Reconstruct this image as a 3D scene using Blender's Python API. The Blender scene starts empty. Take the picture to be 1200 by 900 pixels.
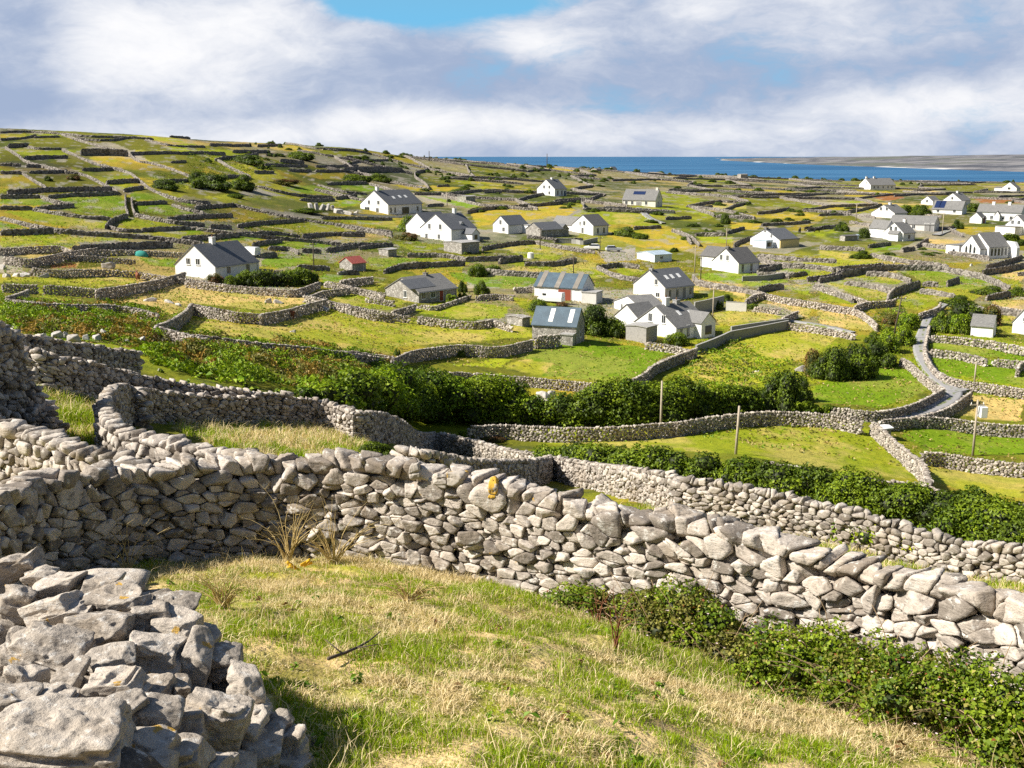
import bpy, bmesh, math, random
import numpy as np
from mathutils import Matrix, Vector
random.seed(7); RNG = np.random.default_rng(11)
SC = bpy.context.scene; COL = SC.collection
# ---------------------------------------------------------------- camera geometry (photograph is 1200 x 900)
FP = 1250.0; HOR = 183.0
PITCH = math.atan((450 - HOR) / FP); CP, SP = math.cos(PITCH), math.sin(PITCH)
SEA = -38.0
def slope_of(py):                       # z / y of a viewing ray
    v = (450 - py) / FP
    return (v * CP - SP) / (CP + v * SP)
def a_of(px, py):                       # x / y of a viewing ray
    return (px - 600) / FP / (CP + (450 - py) / FP * SP)
# ---------------------------------------------------------------- terrain: measured profiles (picture row, metres ahead)
def P(near, rows, tail):
    pts = [(0.3, -1.95)] + near + [(Y, Y * slope_of(py)) for py, Y in rows]
    Yl, zl = pts[-1]
    return pts + [(Yl * f, zl + dz if not ab else dz) for f, dz, ab in tail]
TH = [(1.15, 0.8, 0), (1.5, -6, 0), (2.3, -42, 1), (8, -60, 1)]
TP = [(1.12, -1.0, 0), (1.45, -36, 1), (1.7, -42, 1), (8, -60, 1)]
COLS = [
 (-150, P([(5,-2.8),(11,-4.6)], [(560,20),(500,27),(455,34),(420,44),(395,66),(375,90),(350,124),(325,158),(300,182),(275,206),(250,230),(225,258),(200,288),(180,325),(160,375),(140,450)], TH)),
 (0,    P([(5,-3.0),(12,-5.2)], [(560,22),(500,30),(460,36),(420,46),(395,70),(375,95),(350,130),(325,165),(300,190),(275,215),(250,240),(225,270),(200,300),(180,340),(165,385),(149,460)], TH)),
 (200,  P([(5,-3.2),(14.6,-5.7)], [(540,30),(500,42),(460,52),(430,66),(400,95),(380,118),(355,150),(330,185),(300,215),(270,245),(245,275),(220,310),(195,350),(175,400),(160,460)], TH)),
 (400,  P([(5,-3.3),(15.2,-5.9)], [(548,36),(503,52),(470,78),(450,92),(420,112),(400,130),(380,150),(350,180),(325,210),(300,245),(275,285),(250,330),(230,375),(210,425),(195,470),(180,520),(173,550)], TH)),
 (500,  P([(6,-3.6),(14.8,-5.95)], [(565,36),(545,44),(494,100),(460,112),(425,130),(385,160),(345,200),(300,258),(270,312),(240,380),(215,470),(200,540),(188,600)], TH)),
 (600,  P([(6,-3.65),(14.2,-6.0)], [(615,33),(600,37),(515,95),(497,104),(470,114),(435,132),(385,165),(345,205),(300,265),(270,320),(240,400),(215,520),(202,600),(194,680)], TP)),
 (700,  P([(6,-3.75),(13.5,-6.0)], [(607,34),(560,62),(512,97),(485,109),(455,124),(425,142),(390,168),(345,212),(300,275),(270,335),(240,415),(218,560),(200,740)], TP)),
 (800,  P([(6,-3.9),(12.8,-6.0)], [(606,35),(545,70),(510,98),(480,112),(450,128),(420,148),(400,165),(370,190),(340,222),(320,250),(300,285),(280,325),(260,375),(245,420),(230,500),(216,640),(207,800)], TP)),
 (1000, P([(6,-4.1),(11.3,-5.95)], [(643,31),(610,48),(580,66),(560,79),(520,98),(495,108),(470,120),(440,138),(400,166),(370,192),(340,225),(315,260),(290,305),(265,370),(245,450),(230,560),(219,750),(214,900)], TP)),
 (1200, P([(4,-3.6),(8,-5.0),(9.6,-5.5)], [(687,27),(655,44),(620,58),(590,72),(560,88),(530,102),(500,113),(470,125),(440,141),(400,168),(370,195),(340,228),(315,265),(290,312),(265,375),(245,460),(230,580),(221,760),(217,860)], TP)),
 (1350, P([(4,-3.8),(8.8,-5.4)], [(690,26),(655,43),(620,57),(590,71),(560,87),(530,101),(500,112),(470,124),(440,140),(400,167),(370,194),(340,227),(315,264),(290,311),(265,374),(245,459),(230,579),(221,759),(217,859)], TP)),
]
def pchip(x, y, xq):
    x, y = np.asarray(x, float), np.asarray(y, float)
    h = np.diff(x); d = np.diff(y) / h; m = np.zeros_like(y)
    m[0], m[-1] = d[0], d[-1]
    for i in range(1, len(x) - 1):
        if d[i-1] * d[i] > 0:
            w1, w2 = 2*h[i] + h[i-1], h[i] + 2*h[i-1]
            m[i] = (w1 + w2) / (w1 / d[i-1] + w2 / d[i])
    k = np.clip(np.searchsorted(x, xq) - 1, 0, len(h) - 1)
    t = np.clip((xq - x[k]) / h[k], 0, 1)
    return ((1+2*t)*(1-t)**2)*y[k] + t*(1-t)**2*h[k]*m[k] + t*t*(3-2*t)*y[k+1] + t*t*(t-1)*h[k]*m[k+1]
LY0, LY1, NLY = math.log(0.4), math.log(4000), 1100
LYG = np.linspace(LY0, LY1, NLY); YG = np.exp(LYG)
AC = np.array([a_of(px, 400) for px, _ in COLS])
NA = 420; AG = np.linspace(-0.72, 0.72, NA)
_prof = np.array([pchip([p[0] for p in pts], [p[1] for p in pts], np.clip(YG, 0.31, pts[-1][0])) for _, pts in COLS])
HG = np.empty((NA, NLY))
for j in range(NLY):
    HG[:, j] = pchip(AC, _prof[:, j], np.clip(AG, AC[0], AC[-1]))
for _ in range(6):                      # soften the creases between profiles
    HG[1:-1] = 0.25*HG[:-2] + 0.5*HG[1:-1] + 0.25*HG[2:]
    HG[:, 1:-1] = 0.25*HG[:, :-2] + 0.5*HG[:, 1:-1] + 0.25*HG[:, 2:]
def H(X, Y):
    X = np.asarray(X, float); Y = np.maximum(np.asarray(Y, float), 0.41)
    fa = np.clip((np.clip(X / Y, -0.7199, 0.7199) - AG[0]) / (AG[1]-AG[0]), 0, NA - 1.001)
    fy = np.clip((np.log(Y) - LY0) / (LYG[1]-LYG[0]), 0, NLY - 1.001)
    i, j = fa.astype(int), fy.astype(int); u, v = fa - i, fy - j
    return (HG[i, j]*(1-u)*(1-v) + HG[i+1, j]*u*(1-v) + HG[i, j+1]*(1-u)*v + HG[i+1, j+1]*u*v)
_CY = np.exp(np.linspace(math.log(2.5), math.log(2500), 5000))
def cast(px, py, h=0.0, ymin=2.5):      # where the viewing ray meets the ground (raised by h)
    s, a = slope_of(py), a_of(px, py)
    d = (H(a * _CY, _CY) + h) - s * _CY
    ok = np.where((d >= 0) & (_CY >= ymin))[0]
    if len(ok) == 0:
        k = int(np.argmax(np.where(_CY < 1000, d / _CY, -9)))
        Y = _CY[k]
    else:
        k = ok[0]
        Y = _CY[k] if k == 0 else _CY[k-1] + (_CY[k]-_CY[k-1]) * min(1, max(0, -d[k-1] / max(1e-9, d[k]-d[k-1])))
    X = a * Y
    return Vector((X, Y, float(H(X, Y))))
def ppm(p):                             # pixels per metre at a point
    return FP / (p.y * CP - p.z * SP)
def project(p):
    d = p[1]*CP - p[2]*SP
    return 600 + FP*p[0]/d, 450 - FP*(p[1]*SP + p[2]*CP)/d
# ---------------------------------------------------------------- noise
def _hash(ix, iy, s):
    h = (ix.astype(np.int64)*374761393 + iy.astype(np.int64)*668265263 + s*144305903) & 0x7fffffff
    h = ((h ^ (h >> 13)) * 1274126177) & 0x7fffffff
    return ((h ^ (h >> 16)) & 0xffff) / 65535.0
def vnoise(x, y, s=0):
    x = np.asarray(x, float); y = np.asarray(y, float)
    ix, iy = np.floor(x), np.floor(y); fx, fy = x-ix, y-iy
    fx = fx*fx*(3-2*fx); fy = fy*fy*(3-2*fy)
    return (_hash(ix,iy,s)*(1-fx)*(1-fy) + _hash(ix+1,iy,s)*fx*(1-fy) + _hash(ix,iy+1,s)*(1-fx)*fy + _hash(ix+1,iy+1,s)*fx*fy)
def fbm(x, y, s=0, o=4):
    t, a, n = 0, 1, 0
    for k in range(o):
        t = t + a*vnoise(x*2**k, y*2**k, s+k); n += a; a *= 0.5
    return t / n
def vnoise3(P_, s=0):
    i = np.floor(P_).astype(np.int64); f = P_ - i; f = f*f*(3-2*f); r = 0
    for dx in (0, 1):
        for dy in (0, 1):
            for dz in (0, 1):
                w = (f[:, 0] if dx else 1-f[:, 0])*(f[:, 1] if dy else 1-f[:, 1])*(f[:, 2] if dz else 1-f[:, 2])
                r = r + w*_hash(i[:, 0]+dx + (i[:, 2]+dz)*7919, i[:, 1]+dy, s)
    return r
# ---------------------------------------------------------------- object helpers
def link(o, parent=None):
    COL.objects.link(o)
    if parent is not None: o.parent = parent
    return o
def tag(o, label=None, cat=None, group=None, kind=None):
    if label: o['label'] = label
    if cat: o['category'] = cat
    if group: o['group'] = group
    if kind: o['kind'] = kind
    return o
def np_mesh(name, V, F, mat=None, parent=None, smooth=False, attrs=None, cols=None):
    V = np.ascontiguousarray(V, np.float32); F = np.ascontiguousarray(F, np.int32)
    me = bpy.data.meshes.new(name); n, k = F.shape
    me.vertices.add(len(V)); me.vertices.foreach_set('co', V.ravel())
    me.loops.add(n*k); me.loops.foreach_set('vertex_index', F.ravel())
    me.polygons.add(n); me.polygons.foreach_set('loop_start', np.arange(0, n*k, k, dtype=np.int32))
    me.update(calc_edges=True)
    me.polygons.foreach_set('use_smooth', np.full(n, smooth))
    for an, av in (attrs or {}).items():
        at = me.attributes.new(an, 'FLOAT', 'POINT'); at.data.foreach_set('value', np.ascontiguousarray(av, np.float32))
    for an, av in (cols or {}).items():
        c4 = np.ones((len(V), 4), np.float32); c4[:, :3] = av
        at = me.attributes.new(an, 'FLOAT_COLOR', 'POINT'); at.data.foreach_set('color', c4.ravel())
    if mat: me.materials.append(mat)
    return link(bpy.data.objects.new(name, me), parent)
class MB:                               # small polygon builder for hard-surface things
    def __init__(s): s.v, s.f, s.m = [], [], []
    def face(s, pts, m=0):
        i = len(s.v); s.v += [tuple(p) for p in pts]; s.f.append(list(range(i, i+len(pts)))); s.m.append(m)
    def box(s, x0, x1, y0, y1, z0, z1, m=0):
        p = [(x0,y0,z0),(x1,y0,z0),(x1,y1,z0),(x0,y1,z0),(x0,y0,z1),(x1,y0,z1),(x1,y1,z1),(x0,y1,z1)]
        i = len(s.v); s.v += p
        for q in ((0,3,2,1),(4,5,6,7),(0,1,5,4),(1,2,6,5),(2,3,7,6),(3,0,4,7)):
            s.f.append([i+k for k in q]); s.m.append(m)
    def loft(s, rings, m=0, cap=True):  # closed rings of equal length
        i = len(s.v); n = len(rings[0])
        for r in rings: s.v += [tuple(p) for p in r]
        for a in range(len(rings)-1):
            for k in range(n):
                k2 = (k+1) % n
                s.f.append([i+a*n+k, i+a*n+k2, i+(a+1)*n+k2, i+(a+1)*n+k]); s.m.append(m)
        if cap:
            s.f.append([i+k for k in range(n)][::-1]); s.m.append(m)
            s.f.append([i+(len(rings)-1)*n+k for k in range(n)]); s.m.append(m)
    def tube(s, p0, p1, r0, r1, n=8, m=0):
        p0, p1 = Vector(p0), Vector(p1); d = (p1-p0).normalized()
        u = d.orthogonal().normalized(); w = d.cross(u)
        ring = lambda p, r: [p + (u*math.cos(2*math.pi*k/n) + w*math.sin(2*math.pi*k/n))*r for k in range(n)]
        s.loft([ring(p0, r0), ring(p1, r1)], m)
    def build(s, name, mats, parent=None, bevel=0, smooth=False):
        me = bpy.data.meshes.new(name); me.from_pydata(s.v, [], s.f)
        mats = mats if isinstance(mats, (list, tuple)) else [mats]
        for m in mats: me.materials.append(m)
        me.polygons.foreach_set('material_index', s.m); me.update()
        bm = bmesh.new(); bm.from_mesh(me); bmesh.ops.recalc_face_normals(bm, faces=bm.faces)
        if bevel:
            bmesh.ops.remove_doubles(bm, verts=bm.verts, dist=1e-4)
            bmesh.ops.bevel(bm, geom=list(bm.edges), offset=bevel, segments=1, affect='EDGES')
        bm.to_mesh(me); bm.free()
        if smooth: me.polygons.foreach_set('use_smooth', [True]*len(me.polygons))
        return link(bpy.data.objects.new(name, me), parent)
def empty(name, loc, rz=0, label=None, cat=None, group=None):
    e = bpy.data.objects.new(name, None); e.location = loc; e.rotation_euler = (0, 0, rz)
    e.empty_display_size = 0.3
    return tag(link(e), label, cat, group)
# ---------------------------------------------------------------- materials
class NT:
    def __init__(s, nt): s.nt = nt; s.N = nt.nodes; s.L = nt.links
    def n(s, t, **kw):
        nd = s.N.new(t)
        for k, v in kw.items():
            if k == 'i':
                for ik, iv in v.items(): s.set(nd.inputs[ik], iv)
            else: setattr(nd, k, v)
        return nd
    def set(s, sock, v):
        if hasattr(v, 'is_linked') or hasattr(v, 'links'): s.L.new(v, sock)
        else: sock.default_value = v
    def math(s, op, a, b=None, c=None):
        nd = s.n('ShaderNodeMath', operation=op); s.set(nd.inputs[0], a)
        if b is not None: s.set(nd.inputs[1], b)
        if c is not None: s.set(nd.inputs[2], c)
        return nd.outputs[0]
    def mix(s, f, a, b, blend='MIX'):
        nd = s.n('ShaderNodeMix', data_type='RGBA', blend_type=blend)
        s.set(nd.inputs[0], f); s.set(nd.inputs[6], a if hasattr(a, 'links') else (*a[:3], 1)); s.set(nd.inputs[7], b if hasattr(b, 'links') else (*b[:3], 1))
        return nd.outputs[2]
    def noise(s, vec, scale, detail=4, rough=0.55, col=False):
        nd = s.n('ShaderNodeTexNoise', i={'Scale': scale, 'Detail': detail, 'Roughness': rough})
        if vec is not None: s.L.new(vec, nd.inputs['Vector'])
        return nd.outputs['Color' if col else 'Fac']
    def ramp(s, f, lo, hi):
        nd = s.n('ShaderNodeMapRange', interpolation_type='SMOOTHSTEP', i={0: f, 1: lo, 2: hi, 3: 0.0, 4: 1.0})
        return nd.outputs[0]
def mat(name, build=None, color=(0.5,0.5,0.5), rough=0.8, spec=0.3, metal=0.0):
    m = bpy.data.materials.new(name); m.use_nodes = True
    t = NT(m.node_tree); b = t.N['Principled BSDF']
    b.inputs['Base Color'].default_value = (*color, 1); b.inputs['Roughness'].default_value = rough
    b.inputs['Specular IOR Level'].default_value = spec; b.inputs['Metallic'].default_value = metal
    if build: build(t, b)
    return m
def bump(t, b, h, strength=0.5, dist=0.05):
    nd = t.n('ShaderNodeBump', i={'Strength': strength, 'Distance': dist, 'Height': h}); t.L.new(nd.outputs[0], b.inputs['Normal'])
def stone_mat(name, scale=1.0, lo=(0.215,0.184,0.154), hi=(0.60,0.53,0.455), lichen=True, dist=0.03, blot=1.0, lth=.70):
    def f(t, b):
        pos = t.n('ShaderNodeNewGeometry').outputs['Position']
        tint = t.n('ShaderNodeAttribute', attribute_name='tint').outputs['Fac']
        st = t.n('ShaderNodeMapping', i={'Scale': (1, 1, 3.6), 'Rotation': (.22, .15, 0)}); t.L.new(pos, st.inputs[0])
        n1 = t.noise(pos, 4*scale, 7, 0.68); n2 = t.noise(pos, 26*scale, 5, 0.75); n3 = t.noise(pos, 1.3*scale, 3); n4 = t.noise(st.outputs[0], 8*scale, 6, .7)
        v = t.math('ADD', t.math('MULTIPLY', n1, 0.6), t.math('ADD', t.math('MULTIPLY', n2, 0.35), t.math('MULTIPLY', n4, .45)))
        v = t.ramp(t.math('ADD', v, t.math('MULTIPLY', t.math('SUBTRACT', tint, 0.5), 0.75)), 0.38, 1.0)
        c = t.mix(v, lo, hi)
        c = t.mix(t.math('MULTIPLY', t.ramp(n3, 0.5, 0.68), 0.4), c, (0.30, 0.235, 0.165))
        sp = t.math('MULTIPLY', t.ramp(t.noise(pos, 8*scale, 6, 0.68), 0.56, 0.62), 0.75*blot)
        c = t.mix(sp, c, (0.62, 0.59, 0.54))
        dk = t.math('MULTIPLY', t.ramp(t.noise(pos, 7*scale, 6, 0.72), 0.57, 0.66), 0.6*blot)
        c = t.mix(dk, c, (0.085, 0.078, 0.07))
        ck = t.ramp(n4, .40, .34); c = t.mix(t.math('MULTIPLY', ck, .55), c, (0.07, 0.063, 0.056))
        if lichen:
            li = t.math('MULTIPLY', t.ramp(t.noise(pos, 5.0, 4, 0.6), lth, lth+.03), 0.8)
            c = t.mix(li, c, (0.55, 0.32, 0.03))
        t.L.new(c, b.inputs['Base Color'])
        hgt = t.math('ADD', t.math('MULTIPLY', n1, 0.6), t.math('ADD', t.math('MULTIPLY', n2, 0.25), t.math('MULTIPLY', n4, .55)))
        bump(t, b, hgt, 1.0, dist)
    return mat(name, f, rough=0.93, spec=0.12)
M = {}
M['stone'] = stone_mat('limestone')
M['boulder'] = stone_mat('weathered_limestone', 1.9, (0.105,0.088,0.072), (0.54,0.475,0.40), dist=0.03, lth=.655); M['pale_boulder'] = stone_mat('bleached_limestone', .8, (0.24,0.22,0.2), (0.54,0.51,0.47), False, .04, .6)
M['stone_mid'] = stone_mat('limestone_small', 0.7, (0.18,0.155,0.13), (0.53,0.47,0.405), lichen=False, dist=0.04, blot=.7)
def _farstone(t, b):
    pos = t.n('ShaderNodeNewGeometry').outputs['Position']
    vo = t.n('ShaderNodeTexVoronoi', i={'Scale': 2.1}); t.L.new(pos, vo.inputs['Vector'])
    n = t.noise(pos, 1.2, 5, 0.7)
    sep = t.n('ShaderNodeSeparateColor'); t.L.new(vo.outputs['Color'], sep.inputs[0])
    v = t.math('ADD', t.math('MULTIPLY', sep.outputs[0], 0.6), t.math('MULTIPLY', n, 0.6))
    c = t.mix(t.ramp(v, 0.2, 0.95), (0.085, 0.075, 0.066), (0.31, 0.28, 0.245))
    t.L.new(c, b.inputs['Base Color'])
    bump(t, b, t.math('MULTIPLY', vo.outputs['Distance'], -1.0), 1.0, 0.25)
M['stone_far'] = mat('limestone_far', _farstone, rough=0.95, spec=0.1)
def leafmat(name, trans=0.25, rough=0.55):
    def f(t, b):
        c = t.n('ShaderNodeAttribute', attribute_name='leaf').outputs['Color']
        t.L.new(c, b.inputs['Base Color'])
        tr = t.n('ShaderNodeBsdfTranslucent'); t.L.new(t.mix(1.0, c, (1.0, 1.05, 0.55), 'MULTIPLY'), tr.inputs[0])
        mx = t.n('ShaderNodeMixShader', i={0: trans}); t.L.new(b.outputs[0], mx.inputs[1]); t.L.new(tr.outputs[0], mx.inputs[2])
        t.L.new(mx.outputs[0], t.N['Material Output'].inputs['Surface'])
    return mat(name, f, rough=rough, spec=0.25)
M['leaf'] = leafmat('foliage'); M['grass'] = leafmat('grass_blades', 0.3, 0.6)
def _bark(t, b):
    pos = t.n('ShaderNodeNewGeometry').outputs['Position']; n = t.noise(pos, 9, 5, 0.7)
    t.L.new(t.mix(n, (0.05,0.04,0.03), (0.2,0.17,0.13)), b.inputs['Base Color']); bump(t, b, n, 0.6, 0.03)
M['bark'] = mat('bark', _bark, rough=0.95, spec=0.1)
def plaster(name, c, dirt=0.12, sc=1.2):
    def f(t, b):
        pos = t.n('ShaderNodeNewGeometry').outputs['Position']; n = t.noise(pos, sc, 5, 0.65); n2 = t.noise(pos, sc*9, 3)
        d = t.mix(t.math('MULTIPLY', t.ramp(n, 0.45, 0.75), dirt*3), c, tuple(x*0.62 for x in c))
        t.L.new(d, b.inputs['Base Color']); bump(t, b, n2, 0.25, 0.01)
    return mat(name, f, rough=0.85, spec=0.2)
M['white'] = plaster('white_render', (0.78,0.775,0.76)); M['cream'] = plaster('cream_render', (0.74,0.70,0.60))
M['offwhite'] = plaster('offwhite_render', (0.62,0.60,0.56)); M['yellow'] = plaster('yellow_render', (0.72,0.58,0.27))
M['bluewhite'] = plaster('pale_blue_render', (0.66,0.74,0.80)); M['grey'] = plaster('concrete', (0.33,0.325,0.315), 0.25)
M['darkgrey'] = plaster('dark_concrete', (0.27,0.265,0.255), 0.25); M['board'] = plaster('grey_boards', (0.36,0.345,0.33), 0.3, 3)
def _masonry(t, b):
    tc = t.n('ShaderNodeTexCoord').outputs['Object']
    vo = t.n('ShaderNodeTexVoronoi', i={'Scale': 2.6}); t.L.new(tc, vo.inputs['Vector'])
    ve = t.n('ShaderNodeTexVoronoi', feature='DISTANCE_TO_EDGE', i={'Scale': 2.6}); t.L.new(tc, ve.inputs['Vector'])
    sep = t.n('ShaderNodeSeparateColor'); t.L.new(vo.outputs['Color'], sep.inputs[0])
    c = t.mix(sep.outputs[0], (0.24,0.22,0.195), (0.48,0.45,0.41))
    c = t.mix(t.ramp(ve.outputs['Distance'], 0.02, 0.07), (0.30,0.285,0.26), c)
    t.L.new(c, b.inputs['Base Color']); bump(t, b, t.ramp(ve.outputs['Distance'], 0.0, 0.12), 0.8, 0.05)
M['masonry'] = mat('stone_masonry', _masonry, rough=0.92, spec=0.15)
def slate(name, lo, hi, rough=0.55, sc=3.0):
    def f(t, b):
        tc = t.n('ShaderNodeTexCoord').outputs['Object']
        br = t.n('ShaderNodeTexBrick', i={'Scale': sc, 'Mortar Size': 0.012, 'Color1': (*lo,1), 'Color2': (*hi,1), 'Mortar': (lo[0]*.5,lo[1]*.5,lo[2]*.5,1)})
        t.L.new(tc, br.inputs['Vector'])
        n = t.noise(tc, 0.7, 5, 0.65)
        c = t.mix(t.ramp(n, 0.3, 0.8), br.outputs['Color'], t.mix(0.5, br.outputs['Color'], hi))
        t.L.new(c, b.inputs['Base Color']); bump(t, b, br.outputs['Fac'], 0.3, 0.01)
    return mat(name, f, rough=rough, spec=0.35)
M['slate'] = slate('slate_roof', (0.095,0.10,0.108), (0.15,0.154,0.162)); M['greytile'] = slate('grey_tile_roof', (0.13,0.128,0.125), (0.22,0.215,0.205), 0.8)
M['darktile'] = slate('dark_tile_roof', (0.085,0.082,0.08), (0.14,0.135,0.13), 0.7); M['paletile'] = slate('pale_slab_roof', (0.30,0.29,0.275), (0.40,0.39,0.37), 0.85)
def sheet(name, c, rough=0.45):
    def f(t, b):
        tc = t.n('ShaderNodeTexCoord').outputs['Object']
        w = t.n('ShaderNodeTexWave', wave_type='BANDS', bands_direction='X', i={'Scale': 4.0}); t.L.new(tc, w.inputs['Vector'])
        n = t.noise(tc, 0.8, 4, 0.6); t.L.new(t.mix(t.ramp(n, 0.4, 0.75), c, tuple(x*1.35 for x in c)), b.inputs['Base Color'])
        bump(t, b, w.outputs['Fac'], 0.4, 0.03)
    return mat(name, f, rough=rough, spec=0.5)
M['bluesheet'] = sheet('blue_grey_metal_sheet', (0.06,0.095,0.125), .6); M['redsheet'] = sheet('red_metal_sheet', (0.36,0.09,0.065))
M['palesheet'] = sheet('pale_blue_metal_sheet', (0.36,0.44,0.5)); M['translucent_strip'] = sheet('weathered_clear_sheet', (0.21,0.19,0.16))
M['glass'] = mat('window_glass', color=(0.025,0.03,0.035), rough=0.12, spec=0.6)
M['frame'] = mat('white_frame', color=(0.72,0.72,0.7), rough=0.5)
M['reddoor'] = plaster('red_brown_door', (0.28,0.07,0.04)); M['bluedoor'] = plaster('dark_blue_door', (0.06,0.09,0.14)); M['brown'] = plaster('brown_wood', (0.16,0.09,0.05))
M['solar'] = slate('solar_panel', (0.015,0.025,0.07), (0.02,0.035,0.1), 0.2, 2.0)
M['pole'] = plaster('weathered_pole_wood', (0.42,0.355,0.27), 0.25, 4); M['darkpole'] = plaster('tarred_pole_wood', (0.10,0.08,0.06), 0.2, 4)
M['metal'] = mat('grey_metal', color=(0.3,0.31,0.32), rough=0.45, metal=0.4)
M['rubber'] = mat('tyre_rubber', color=(0.02,0.02,0.02), rough=0.9)
M['carwhite'] = mat('white_car_paint', color=(0.75,0.75,0.75), rough=0.25, spec=0.5); M['carsilver'] = mat('silver_car_paint', color=(0.5,0.52,0.54), rough=0.3, spec=0.5)
M['teal'] = plaster('teal_tarpaulin', (0.05,0.29,0.24)); M['yellowstuff'] = plaster('bright_yellow_petal', (0.70,0.42,0.03), 0.3, 20)
def _hide(c1, c2):
    def f(t, b):
        tc = t.n('ShaderNodeTexCoord').outputs['Object']; t.L.new(t.mix(t.ramp(t.noise(tc, 1.8, 3), 0.45, 0.6), c1, c2), b.inputs['Base Color'])
    return f
M['browncow'] = mat('reddish_cow_hide', _hide((0.22,0.075,0.03), (0.14,0.05,0.025)), rough=0.75); M['blackcow'] = mat('black_cow_hide', _hide((0.015,0.013,0.012),(0.03,0.025,0.022)), rough=0.7)
# ---------------------------------------------------------------- tracing windows of the photograph: origin x, y and zoom
CW = dict(c1=(0,140,5), c2=(220,150,5), c3=(0,280,5), c4=(220,280,5), c5=(760,260,5), c6=(960,260,5), r1=(960,170,5),
          v2=(400,180,4), v3=(650,180,4), v4=(900,180,4), v5=(0,360,3), v6=(400,360,3), v7=(800,360,3), v8=(0,600,3),
          w8=(820,460,5), w5=(500,460,5), p=(0,0,1))
def T(c, pts):
    x0, y0, k = CW[c]; return [(x0 + x/k, y0 + y/k) for x, y in pts]
def nums(s):
    v = [float(x) for x in s.replace(',', ' ').split()]; return list(zip(v[::2], v[1::2]))
FC = dict(G=(.150,.245,.008), L=(.235,.275,.012), O=(.135,.138,.012), W=(.24,.20,.12), Y=(.38,.285,.030), S=(.52,.38,.13), R=(.27,.11,.035),
          D=(.055,.075,.017), T=(.33,.30,.26), B=(.36,.40,.02), K=(.31,.31,.025))
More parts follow.
